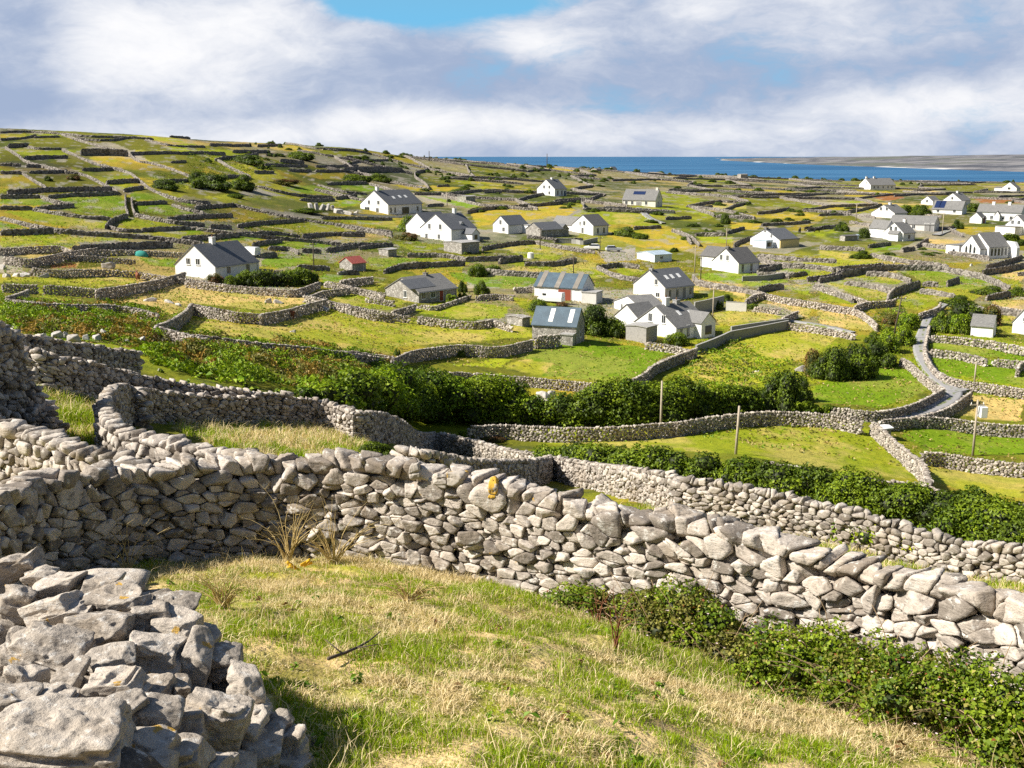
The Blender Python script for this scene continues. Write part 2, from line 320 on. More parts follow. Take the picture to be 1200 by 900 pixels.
FIELDS = [
('c1','G','0,470 230,465 320,490 200,505 0,500'),('c1','G','350,465 690,440 730,480 735,530 650,565 340,530'),
('c1','L','20,540 200,535 640,590 620,640 330,620 150,585'),('c1','G','0,600 180,635 0,640'),('c1','L','0,690 150,675 820,700 600,715 0,745'),
('c1','L','680,590 760,575 1010,610 830,630 720,620'),('c1','G','760,430 960,440 980,470 790,475'),('c1','G','800,505 980,500 1160,550 960,560 800,540'),
('c1','S','1080,580 1200,570 1200,600'),('c1','L','950,655 1200,645 1200,675 1050,680'),('c1','G','1040,490 1200,490 1200,510'),
('c1','Y','0,320 130,320 220,385 0,410'),('c1','O','150,320 560,340 600,385 280,390'),('c1','L','80,165 400,195 390,210 150,210'),
('c1','O','270,250 400,225 550,265 480,295'),('c1','Y','520,220 760,225 820,260 960,290 830,310 560,250'),('c1','L','530,305 750,310 800,340 620,350'),
('c1','O','160,110 350,100 590,165 200,160'),('c1','Y','0,85 150,85 150,100 0,105'),('c1','O','780,195 1200,200 1200,300 1100,310 900,250'),
('c1','O','990,420 1200,395 1200,470'),('c1','O','620,115 850,115 1000,180 760,180'),('c1','O','0,175 60,180 130,240 0,245'),
('c2','G','560,345 730,335 910,375 850,385 650,375'),('c2','G','880,340 1060,330 1150,360 1050,375'),('c2','Y','620,265 920,265 920,300 760,300'),
('c2','Y','110,465 270,460 560,515 290,550 0,540 0,520 260,510'),('c2','K','380,570 700,540 1050,600 680,610'),('c2','S','800,640 1040,615 1180,620 1170,660 900,665'),
('c2','G','110,650 300,635 530,640 360,665'),('c2','G','380,685 560,660 850,680 800,700 660,705 480,690'),('c2','G','430,780 530,740 730,740 720,790 560,820 430,810'),
('c2','L','870,535 1200,530 1200,590'),('c2','L','720,435 1020,405 1010,450 870,470'),('c2','K','290,400 640,400 710,430 700,480 560,490 290,440'),
('c2','O','0,340 380,350 290,380 150,400 0,400'),('c2','O','0,95 240,115 260,130 0,130'),('c2','Y','500,105 600,100 720,130 560,135'),
('c2','G','1055,765 1200,760 1200,815 1080,825'),('c2','G','0,590 130,600 0,625'),
('c3','K','0,240 200,230 800,220 800,255 570,280 300,260'),('c3','S','580,340 990,260 1200,275 1200,370 1000,440 700,375'),
('c4','S','0,275 180,275 300,300 520,325 600,330 690,330 680,375 420,420 0,365'),('c3','L','180,335 450,360 400,375'),('c3','G','820,110 1040,115 1030,170 880,150'),
('c3','R','280,150 440,135 440,165 300,170'),('c4','K','0,460 400,510 560,440 820,410 1200,480 1200,680 1150,680 700,620 300,570 0,540'),
('c4','L','825,340 950,320 1060,350 1200,380 1200,420 1000,400'),('c4','K','970,265 1160,260 1100,310'),('c4','G','770,210 920,210 880,250 790,260'),
('v2','K','0,735 300,780 620,810 860,815 920,860 560,885 280,900 0,900'),
('v2','G','120,490 250,485 440,490 300,505 200,540'),('v2','L','0,670 200,680 330,690 230,735 0,700'),('v2','L','310,740 500,690 640,700 790,720 760,770 640,780'),
('v2','G','500,555 700,570 900,570 960,590 820,640 640,620 520,580'),('v2','L','740,440 900,415 1100,460 1000,500 860,490'),('v2','L','760,515 850,500 1200,510 1200,590 980,550'),
('v2','Y','600,270 840,250 1030,240 1100,270 1040,300 880,310 640,340'),('v2','G','360,195 540,220 690,240 590,255 380,200'),('v2','G','0,145 130,140 190,170 0,170'),
('v2','G','0,205 100,200 60,240 0,245'),('v2','L','0,300 250,310 260,350 0,320'),('v2','S','0,380 220,375 220,410 0,415'),('v2','Y','210,140 450,150 560,160 500,175 350,175'),
('v3','L','0,520 200,525 290,575 150,590 0,560'),('v3','L','270,540 400,530 430,560 330,575'),('v3','G','660,560 1000,560 1100,600 950,625 700,590'),
('v3','S','650,620 900,650 890,690 820,650'),('v3','S','940,690 1200,710 1200,780 1100,730'),('v3','K','730,740 1000,730 1070,770 850,800 740,790'),
('v3','G','1040,540 1200,530 1200,570'),('v3','L','1060,620 1200,610 1200,670'),('v3','Y','220,380 560,350 640,440 400,440'),('v3','L','660,380 840,390 830,420 690,415'),
('v3','Y','820,320 970,330 950,360 830,350'),('v3','L','240,280 440,285 500,340 250,330'),('v3','L','540,250 900,240 900,260 700,270'),('v3','T','200,460 380,440 380,500 240,510'),
('c6','G','390,280 560,265 820,290 1060,375 880,400 620,375 540,310'),('c6','L','170,330 290,295 510,345 440,370'),('c6','L','10,350 160,345 400,390 400,450 270,455'),
('c6','L','0,390 220,470 220,490 0,460'),('c6','L','460,400 590,390 730,430 680,490 590,525 470,500'),('c6','S','0,500 240,520 320,600 300,640 0,600'),
('c6','G','640,780 980,800 1160,820 1150,900 640,900'),('c6','G','660,690 900,700 1200,760 1200,800 960,780 660,740'),('c6','S','1010,450 1180,460 1180,600 1010,500'),
('c6','S','1000,290 1200,255 1200,350 1100,330'),('c6','S','620,100 860,110 760,150 580,145'),('c6','G','300,150 480,130 480,160 320,170'),('c6','K','0,160 300,210 560,220 300,240 0,240'),
('c6','L','560,150 780,165 760,180'),('c6','G','1060,800 1200,760 1200,840 1060,800'),
('v7','K','100,110 420,70 560,100 420,180 330,210 260,270 0,290 0,230'),('v7','G','440,300 560,200 740,190 890,280 690,355 480,340'),
('v7','L','0,440 300,405 620,410 680,450 830,560 840,605 600,590 300,540 0,510'),('v7','G','770,450 870,410 1200,460 1200,525 850,500'),('v7','K','870,550 1200,590 1200,670 870,610'),
('v7','S','900,380 1010,305 1200,320 1200,405'),('v7','G','870,110 1200,160 1200,180 1000,165'),('v7','G','860,180 1050,200 1200,240 1200,275 920,230'),
('v6','G','620,170 690,135 900,120 1170,150 1050,240 960,265 700,240'),('v6','B','390,205 620,170 560,215'),('v6','K','560,215 640,185 750,200 700,240'),
('v6','L','600,460 1000,470 1200,440 1200,500 900,500'),
('v5','S','480,330 1000,385 1200,430 1290,440 1290,540 900,520 560,400'),('v5','K','80,240 370,290 400,400 640,540 460,550 180,430'),
('r1','Y','130,270 400,270 480,300 300,310 150,300'),('r1','R','280,300 440,280 500,310 400,330'),('r1','R','900,310 1200,310 1200,340 950,340'),('r1','L','0,320 250,330 420,325 200,340'),
('r1','Y','0,345 420,345 300,380 0,380'),('r1','S','590,255 720,275 700,290 560,290'),('r1','O','450,240 900,235 1060,260 900,275'),
]
def inpoly(X, Y, poly):
    c = np.zeros(len(X), bool); n = len(poly); j = n - 1
    for i in range(n):
        xi, yi = poly[i]; xj, yj = poly[j]
        if yi != yj:
            c ^= ((yi > Y) != (yj > Y)) & (X < (xj-xi)*(Y-yi)/(yj-yi) + xi)
        j = i
    return c
# field lattice of the untraced plain (fan-shaped, so that fields keep a similar shape further out)
LA, LL = 0.052, 0.092
def lattice(i, j):
    h = lambda s: float(_hash(np.array([i]), np.array([j]), s)[0]) - 0.5
    return ((i + (j % 2)*0.5 + h(3)*0.6)*LA, math.log(200) + (j + h(4)*0.7 + 0.06*i)*LL)
def build_ground():
    a = np.concatenate([np.linspace(-3.0, -0.64, 22)[:-1], np.linspace(-0.64, 0.64, 880), np.linspace(0.64, 3.0, 22)[1:]])
    ly = np.concatenate([np.linspace(math.log(0.4), math.log(20), 330)[:-1], np.linspace(math.log(20), math.log(1000), 560), np.linspace(math.log(1000), math.log(3900), 30)[1:]])
    A, L = np.meshgrid(a, ly, indexing='ij'); Y = np.exp(L).ravel(); X = A.ravel()*Y
    Z = H(X, Y)
    Z = Z + (fbm(X*0.9, Y*0.9, 5)-0.5)*0.22*np.clip(Y/10, .4, 1) + (fbm(X*.12, Y*.12, 9)-0.5)*0.5*np.clip((Y-25)/50, 0, 1)
    Z += (vnoise(X*4, Y*4, 15)-0.5)*0.05*(Y < 60)
    # base tints
    nA, nB, nC = fbm(X*0.03, Y*0.03, 21), fbm(X*0.11, Y*0.11, 31), fbm(X*0.4, Y*0.4, 41)
    c = np.empty((len(X), 3)); mixv = lambda m, p, q: p*(1-m[:, None]) + q*m[:, None]
    col = lambda k: np.array(FC[k])[None, :]
    sm = lambda v, lo, hi: np.clip((v-lo)/(hi-lo), 0, 1)
    c[:] = mixv(sm(nB, .35, .62), col('O'), col('L'))
    c = mixv(sm(nA*.6+nB*.4, .53, .62)*0.85, c, col('Y')); c = mixv(sm(nC, .58, .72)*0.6, c, col('D'))
    # lattice fields
    keys = ['O','W','Y','O','W','K','T','S','Y','D','L','W','T','O']
    far = Y > 170; jj0 = int((math.log(170)-math.log(200))/LL)-2
    Xa = X/Y; Lg = np.log(Y)
    wob = (fbm(X*.05, Y*.05, 51)-.5)
    for j in range(jj0, 19):
        for i in range(-14, 15):
            if _hash(np.array([i]), np.array([j]), 8)[0] < 0.12: continue
            q = [lattice(i,j), lattice(i+1,j), lattice(i+1,j+1), lattice(i,j+1)]
            xs = [p[0] for p in q]; ys = [p[1] for p in q]
            s = np.where(far & (Xa > min(xs)-.01) & (Xa < max(xs)+.01) & (Lg > min(ys)-.02) & (Lg < max(ys)+.02))[0]
            if len(s) == 0: continue
            s = s[inpoly(Xa[s]+wob[s]*.012, Lg[s]+wob[s]*.03, q)]
            k = keys[int(_hash(np.array([i]), np.array([j]), 2)[0]*len(keys)*0.999)]
            v = 0.68 + 0.42*_hash(np.array([i]), np.array([j]), 6)[0]
            c[s] = mixv(np.full(len(s), .72), c[s], col(k)*v)
    rough = sm(fbm(X*.02, Y*.05, 61), .48, .62)*sm(Y, 260, 420)*sm(Xa, -.16, -.02)
    c = mixv(rough*0.8, c, mixv(sm(nC, .4, .6), col('W'), col('O')*.8))
    dsc = sm(fbm(X*.035, Y*.03, 66), .54, .6)*sm(Y, 230, 330); c = mixv(dsc*.8, c, col('D'))
    # traced fields
    for cr, k, pts in FIELDS:
        poly = [cast(*p) for p in T(cr, nums(pts))]; poly = [(p.x, p.y) for p in poly]
        xs = [p[0] for p in poly]; ys = [p[1] for p in poly]
        s = np.where((X > min(xs)-1) & (X < max(xs)+1) & (Y > min(ys)-1) & (Y < max(ys)+1))[0]
        s = s[inpoly(X[s] + (nC[s]-.5)*1.2, Y[s] + (nB[s]-.5)*2, poly)]
        v = 0.9 + 0.2*random.random()
        c[s] = mixv(np.full(len(s), .93), c[s], col(k)*v)
        if k in 'LKG':                   # dry patches in the grass
            m = sm(fbm(X[s]*.16, Y[s]*.09, 71)*.7 + fbm(X[s]*.6, Y[s]*.4, 73)*.3, .50, .60)*(0.6 if k == 'K' else .45 if k == 'L' else .2)
            c[s] = mixv(m, c[s], col('S'))
        if k in 'SYK':
            m = sm(fbm(X[s]*.2, Y[s]*.12, 81), .5, .66)*.5; c[s] = mixv(m, c[s], col('L'))
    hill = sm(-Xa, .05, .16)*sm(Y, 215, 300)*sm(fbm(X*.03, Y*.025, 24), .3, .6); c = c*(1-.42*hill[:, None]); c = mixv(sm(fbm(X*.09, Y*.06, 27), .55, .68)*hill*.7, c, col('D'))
    rk = sm(fbm(X*.33, Y*.25, 29), .63, .69)*sm(Y, 170, 240)*.6; c = mixv(rk, c, col('T')*.9)
    near = Y < 62
    n1 = fbm(X*.55, Y*.55, 91); n2 = fbm(X*1.7, Y*1.7, 95)
    cn = mixv(sm(n1*.65+n2*.35, .44, .54), np.array([[.54,.40,.19]]), col('L')*.95); cn = mixv(sm(n2, .56, .68)*.6, cn, np.array([[.20,.13,.065]]))
    c[Y < 34] = cn[Y < 34]
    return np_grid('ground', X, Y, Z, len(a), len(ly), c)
def np_grid(name, X, Y, Z, na, nl, c):
    i, j = np.meshgrid(np.arange(na-1), np.arange(nl-1), indexing='ij'); k = (i*nl + j).ravel()
    F = np.stack([k, k+nl, k+nl+1, k+1], 1)
    return np_mesh(name, np.stack([X, Y, Z], 1), F, M['ground'], None, True, cols={'field': c})
def _ground(t, b):
    pos = t.n('ShaderNodeNewGeometry').outputs['Position']
    c = t.n('ShaderNodeAttribute', attribute_name='field').outputs['Color']
    big, mid, fine, vf = t.noise(pos, .22, 5, .65), t.noise(pos, 1.1, 5, .7), t.noise(pos, 6, 4, .7), t.noise(pos, 40, 3, .7)
    c2 = t.mix(t.math('MULTIPLY', t.ramp(big, .46, .7), .5), c, t.mix(1.0, c, (1.5, 1.25, 1.35), 'MULTIPLY'))
    c2 = t.mix(t.math('MULTIPLY', t.ramp(mid, .47, .68), .72), c2, t.mix(1.0, c2, (.52, .62, .6), 'MULTIPLY'))
    c2 = t.mix(t.math('MULTIPLY', t.ramp(fine, .5, .75), .4), c2, t.mix(1.0, c2, (.55, .62, .6), 'MULTIPLY'))
    c2 = t.mix(t.math('MULTIPLY', t.ramp(vf, .45, .75), .35), c2, t.mix(1.0, c2, (1.5, 1.35, 1.3), 'MULTIPLY'))
    t.L.new(c2, b.inputs['Base Color'])
    bump(t, b, t.math('ADD', t.math('MULTIPLY', mid, .6), t.math('MULTIPLY', fine, .25)), .7, .35)
M['ground'] = mat('meadow_ground', _ground, rough=.95, spec=.1)
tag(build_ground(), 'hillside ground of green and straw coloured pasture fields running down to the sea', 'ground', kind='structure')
# ---------------------------------------------------------------- sea and the low island across the sound
def _sea(t, b):
    pos = t.n('ShaderNodeNewGeometry').outputs['Position']
    mp = t.n('ShaderNodeMapping', i={'Scale': (0.35, 1.0, 1.0)}); t.L.new(pos, mp.inputs[0])
    n, n2 = t.noise(mp.outputs[0], .012, 6, .6), t.noise(mp.outputs[0], .004, 3, .6)
    c = t.mix(t.ramp(n2, .35, .65), (.02, .088, .19), (.045, .145, .27)); t.L.new(t.mix(t.math('MULTIPLY', t.ramp(n, .5, .8), .4), c, (.06, .19, .31)), b.inputs['Base Color'])
    pass
M['sea'] = mat('sea_water', _sea, rough=.6, spec=.12)
mb = MB(); n = 40
mb.face([(-60000, 300, SEA), (60000, 300, SEA), (60000, 70000, SEA), (-60000, 70000, SEA)])
tag(mb.build('sea', M['sea']), 'blue sea between the fields and the low island', 'sea', kind='structure')
def _isle(t, b):
    pos = t.n('ShaderNodeNewGeometry').outputs['Position']
    mp = t.n('ShaderNodeMapping', i={'Scale': (1.0, 0.30, 1.0)}); t.L.new(pos, mp.inputs[0])
    n, n2 = t.noise(mp.outputs[0], .012, 7, .65), t.noise(mp.outputs[0], .004, 4, .6)
    sx = t.n('ShaderNodeSeparateXYZ'); t.L.new(pos, sx.inputs[0])
    c = t.mix(t.ramp(n, .38, .62), (.075, .08, .095), (.21, .205, .21)); c = t.mix(t.ramp(n2, .5, .62), c, (.115, .125, .105))
    sh = t.n('ShaderNodeMapRange', i={0: sx.outputs[2], 1: SEA+1.0, 2: SEA+4.5, 3: 1.0, 4: 0.0}); 
    shore = t.math('MULTIPLY', sh.outputs[0], t.ramp(t.noise(mp.outputs[0], .0045, 3), .54, .64))
    t.L.new(t.mix(shore, c, (.62, .60, .56)), b.inputs['Base Color'])
M['isle'] = mat('far_limestone', _isle, rough=.95, spec=.05)
def build_isle():
    px = np.array([835, 850, 900, 950, 1000, 1050, 1100, 1150, 1200, 1300, 1500]); sh = np.array([187.4, 188.3, 190.8, 193, 194.8, 196.4, 198.2, 200, 201.4, 203, 204])
    tp = np.array([186.6, 186.0, 184.9, 184.3, 183.4, 182.9, 182.4, 181.6, 180.8, 179.5, 179])
    av = np.linspace(a_of(838, 190), a_of(1500, 190), 260); t = np.linspace(0, 1, 60)
    pa = np.array([a_of(p, 190) for p in px]); s_sh = np.interp(av, pa, [-slope_of(y) for y in sh]); s_tp = np.interp(av, pa, [slope_of(y) for y in tp])
    Ys = -SEA / s_sh; Yt = Ys*1.55; Zt = s_tp*Yt
    A, Tt = np.meshgrid(av, t, indexing='ij'); Y = Ys[:, None] + (Yt-Ys)[:, None]*Tt*1.6
    prof = np.clip(np.where(Tt < .625, (Tt/.625)**.85, 1 - (Tt-.625)/.375*1.3), -1, 1)
    X = A*Y; Z = SEA + np.where(Tt == 0, -1, 0) + (Zt-SEA)[:, None]*prof + (fbm(X*.003, Y*.002, 3)-.5)*5*np.sin(np.clip(Tt, 0, 1)*3.14)
    i, j = np.meshgrid(np.arange(259), np.arange(59), indexing='ij'); k = (i*60+j).ravel()
    return np_mesh('island_terrain', np.stack([X.ravel(), Y.ravel(), Z.ravel()], 1), np.stack([k, k+60, k+61, k+1], 1), M['isle'], None, True)
tag(build_isle(), 'low grey limestone island on the horizon across the water', 'island', kind='structure')
# ---------------------------------------------------------------- sun, sky, camera
SUN_AZ, SUN_EL = math.radians(-101), math.radians(41)       # azimuth measured from the view direction, negative to the left
EXPO = 0.84
sd = Vector((math.sin(SUN_AZ)*math.cos(SUN_EL), math.cos(SUN_AZ)*math.cos(SUN_EL), math.sin(SUN_EL)))
sl = bpy.data.lights.new('sun', 'SUN'); sl.energy = 5.0; sl.angle = math.radians(.53); sl.color = (1, .94, .84)
so = link(bpy.data.objects.new('sun', sl)); so.rotation_euler = sd.to_track_quat('Z', 'Y').to_euler()
W = bpy.data.worlds.new('World'); SC.world = W; W.use_nodes = True
t = NT(W.node_tree); bg = t.N['Background']; bg.inputs[1].default_value = 0.055
sky = t.n('ShaderNodeTexSky', sky_type='NISHITA'); sky.sun_disc = False; sky.sun_elevation = SUN_EL; sky.sun_rotation = SUN_AZ % (2*math.pi)
sky.altitude = 50; sky.air_density = 1.0; sky.dust_density = .6; sky.ozone_density = 1.5
dirv = t.n('ShaderNodeTexCoord').outputs['Generated']
sx = t.n('ShaderNodeSeparateXYZ'); t.L.new(dirv, sx.inputs[0])
AZ = t.math('ARCTAN2', sx.outputs[0], sx.outputs[1]); EL = t.math('ARCSINE', sx.outputs[2])
mp = t.n('ShaderNodeMapping', i={'Scale': (1, 1, 2.3)}); t.L.new(dirv, mp.inputs[0])
warp = t.n('ShaderNodeVectorMath', operation='MULTIPLY_ADD'); t.L.new(t.noise(mp.outputs[0], 7, 4, .55, True), warp.inputs[0]); warp.inputs[1].default_value = (.10, .10, .10); t.L.new(mp.outputs[0], warp.inputs[2])
N1 = t.noise(warp.outputs[0], 6.5, 9, .56); N2 = t.noise(warp.outputs[0], 17, 10, .62); N3 = t.noise(mp.outputs[0], 3.0, 4, .5)
def blob(px, py, wx, wy, amp):
    a0, e0 = math.atan(a_of(px, py)), math.atan(slope_of(py)*math.cos(math.atan(a_of(px, py))))
    u = t.math('MULTIPLY', t.math('SUBTRACT', AZ, a0), FP/wx); v = t.math('MULTIPLY', t.math('SUBTRACT', EL, e0), FP/wy)
    q = t.math('ADD', t.math('MULTIPLY', u, u), t.math('MULTIPLY', v, v))
    return t.math('MULTIPLY', t.math('EXPONENT', t.math('MULTIPLY', q, -1)), amp)
def total(lst, start):
    s = start
    for x in lst: s = t.math('ADD', s, x)
    return s
wob = lambda k: t.math('MULTIPLY', t.math('SUBTRACT', N1, .5), k)
cov = total([blob(150, 60, 330, 110, .5), blob(475, 3, 80, 26, -.88), blob(415, 0, 45, 16, -.3), blob(590, 4, 90, 14, -.4), blob(555, 88, 90, 28, -.3), blob(900, 30, 220, 34, -.1), blob(1050, 150, 200, 20, -.08), blob(1010, 60, 120, 30, -.04), blob(760, 10, 130, 30, .12), blob(1000, 8, 220, 30, .12),
             blob(620, 162, 600, 20, .25), t.math('MULTIPLY', t.math('SUBTRACT', N2, .5), .7), wob(.9)], .70)
hi = t.n('ShaderNodeMapRange', i={0: EL, 1: .19, 2: .42, 3: 0.0, 4: -.6}); cov = t.math('ADD', cov, hi.outputs[0])
cov = t.ramp(cov, .28, .72)
bri = total([blob(140, 62, 80, 58, .42), blob(255, 45, 75, 55, .26), blob(330, 30, 60, 40, .2), blob(20, 40, 60, 70, -.25), blob(200, 128, 340, 24, -.3), blob(560, 85, 120, 38, -.42), blob(330, 90, 60, 40, -.05), blob(490, 135, 190, 22, .45),
             blob(640, 55, 60, 24, .38), blob(590, 45, 60, 20, .2), blob(840, 85, 130, 50, -.22), blob(950, 40, 90, 50, .12), blob(820, 10, 50, 22, .25), blob(1110, 120, 110, 22, .35), blob(1110, 75, 160, 28, -.22), blob(300, 160, 500, 14, .1), blob(900, 150, 260, 16, -.02),
             t.math('MULTIPLY', t.math('SUBTRACT', N2, .5), .8), wob(.6), blob(600, 150, 700, 16, .14)], .44)
k = 2**-EXPO/0.055
cc = t.mix(t.ramp(bri, .12, .98), tuple(x*k for x in (.37, .46, .645)), tuple(x*k for x in (1.0, 1.0, 1.015)))
dim = t.n('ShaderNodeMapRange', i={0: EL, 1: .18, 2: .4, 3: 1.0, 4: .1})
bk = t.n('ShaderNodeMapRange', i={0: sx.outputs[1], 1: .35, 2: .8, 3: .38, 4: 1.0}); dd = t.math('MULTIPLY', dim.outputs[0], bk.outputs[0])
cc = t.mix(1.0, cc, t.n('ShaderNodeCombineColor', i={0: dd, 1: dd, 2: dd}).outputs[0], 'MULTIPLY')
lowblue = t.n('ShaderNodeMapRange', i={0: EL, 1: .12, 2: .25, 3: .85, 4: 0.0})    # clear air seen through the gaps
skyc = t.mix(lowblue.outputs[0], sky.outputs[0], tuple(x*k for x in (.17, .56, .90)))
t.L.new(t.mix(cov, skyc, cc), bg.inputs[0])
cam = bpy.data.cameras.new('camera'); cam.sensor_fit = 'HORIZONTAL'; cam.sensor_width = 36; cam.lens = 36*FP/1200; cam.clip_start = .1; cam.clip_end = 100000
co = link(bpy.data.objects.new('camera', cam)); co.location = (0, 0, 0); co.rotation_euler = (math.pi/2 - PITCH, 0, 0); SC.camera = co
SC.view_settings.view_transform = 'Standard'; SC.view_settings.look = 'None'; SC.view_settings.exposure = EXPO; SC.view_settings.gamma = 1; SC.view_settings.use_curve_mapping = False
SC.cycles.max_bounces = 5; SC.cycles.diffuse_bounces = 3; SC.cycles.glossy_bounces = 2; SC.cycles.transmission_bounces = 3; SC.cycles.transparent_max_bounces = 4
SC.cycles.caustics_reflective = False; SC.cycles.caustics_refractive = False; SC.cycles.use_denoising = False
# ---------------------------------------------------------------- dry stone walls: every stone is a cell of a 3-D Voronoi packing
def ico(n):
    bm = bmesh.new(); bmesh.ops.create_icosphere(bm, subdivisions=n, radius=1)
    V = np.array([v.co[:] for v in bm.verts]); F = np.array([[v.index for v in f.verts] for f in bm.faces]); bm.free(); return V, F
ICO = {n: ico(n) for n in (1, 2, 3, 4, 5, 6)}
def smooth_radius(Nrm, off, D, p):      # Nrm (n,k,3) off (n,k) -> radii (n,m)
    d = np.einsum('nkj,mj->nkm', Nrm, D)
    return np.power((np.maximum(d, 0)/off[:, :, None]).__pow__(p).sum(1) + 1e-12, -1.0/p)
def voro(S, lim, level, aniso=(1.7, 1.0, 1.0), gap=.012, p=13, k=13, cuts=4, rough=.05):
    """S seeds (n,3) in wall space (along, across, up); lim (n,2,4) extra bounding planes as (normal xyz, offset from the seed)."""
    n = len(S); sc = 1/np.array(aniso); Q = S*sc; o = np.argsort(S[:, 0]); D, F = ICO[level]
    m = len(D); out = np.empty((n, m, 3)); w = RNG.normal(0, .0008, n)
    for c0 in range(0, n, 400):
        idx = o[c0:c0+400]; lo, hi = S[idx, 0].min()-1.8, S[idx, 0].max()+1.8
        cand = o[(S[o, 0] >= lo) & (S[o, 0] <= hi)]
        d2 = ((Q[idx][:, None] - Q[cand][None])**2).sum(2); kk = min(k+1, len(cand))
        nb = np.argpartition(d2, kk-1, axis=1)[:, :kk]
        nbi = cand[nb]; diff = Q[nbi] - Q[idx][:, None]; dist2 = (diff**2).sum(2); self_ = dist2 < 1e-9
        dist = np.sqrt(np.maximum(dist2, 1e-9)); nrm = diff/dist[..., None]
        off = np.maximum(dist/2 + (w[idx][:, None]-w[nbi])/(2*dist), .02)
        nrm = nrm*sc; ln = np.maximum(np.linalg.norm(nrm, axis=2), 1e-6); nrm /= ln[..., None]; off = off/ln - gap
        off = np.where(self_, 9, np.maximum(off, .015))
        rad = np.sort(np.where(self_, 9, off), 1)[:, 2:6].mean(1)
        cn = RNG.normal(size=(len(idx), cuts, 3)); cn[:, :, 1] *= .8; cn /= np.linalg.norm(cn, axis=2)[..., None]
        co = rad[:, None]*RNG.uniform(.95, 1.6, (len(idx), cuts))
        A = np.concatenate([nrm, cn, lim[idx][:, :, :3]], 1); B = np.concatenate([off, co, np.maximum(lim[idx][:, :, 3], .02)], 1)
        r = smooth_radius(A, B, D, p)
        ph = RNG.uniform(0, 6.28, (len(idx), 3)); fr = RNG.normal(size=(len(idx), 3, 3))*3.2
        for q in range(3): r = r*(1 + rough*np.sin(np.einsum('nj,mj->nm', fr[:, q], D) + ph[:, q:q+1]))
        r = np.minimum(r, 3.4*rad[:, None])
        if level >= 3:
            for q in range(5):
                f2 = RNG.normal(size=(len(idx), 3))*(5+3.2*q); r = r*(1 + .013*np.sin(np.einsum('nj,mj->nm', f2, D) + 6*RNG.uniform(size=(len(idx), 1))))
        out[idx] = S[idx][:, None] + r[:, :, None]*D[None]
    Fa = (F[None] + (np.arange(n)*m)[:, None, None]).reshape(-1, 3)
    return out.reshape(-1, 3), Fa, m
def resample(P2, ds, rnd=2):
    P2 = np.asarray(P2, float)
    for _ in range(rnd):                # soften corners
        if len(P2) > 2:
            Q = [P2[0]]
            for a, b in zip(P2[:-1], P2[1:]): Q += [a*.8+b*.2, a*.2+b*.8]
            P2 = np.array(Q + [P2[-1]])
    s = np.concatenate([[0], np.cumsum(np.linalg.norm(np.diff(P2[:, :2], axis=0), axis=1))])
    n = max(2, int(s[-1]/ds)+1); q = np.linspace(0, s[-1], n)
    return np.stack([np.interp(q, s, P2[:, k]) for k in range(P2.shape[1])], 1), q
def frame(path, q):
    tg = np.gradient(path[:, :2], axis=0); 
    for _ in range(3):
        if len(tg) > 4: tg[1:-1] = (tg[:-2]+tg[1:-1]+tg[2:])/3
    tg /= np.maximum(np.linalg.norm(tg, axis=1), 1e-9)[:, None]
    return np.stack([-tg[:, 1], tg[:, 0]], 1)
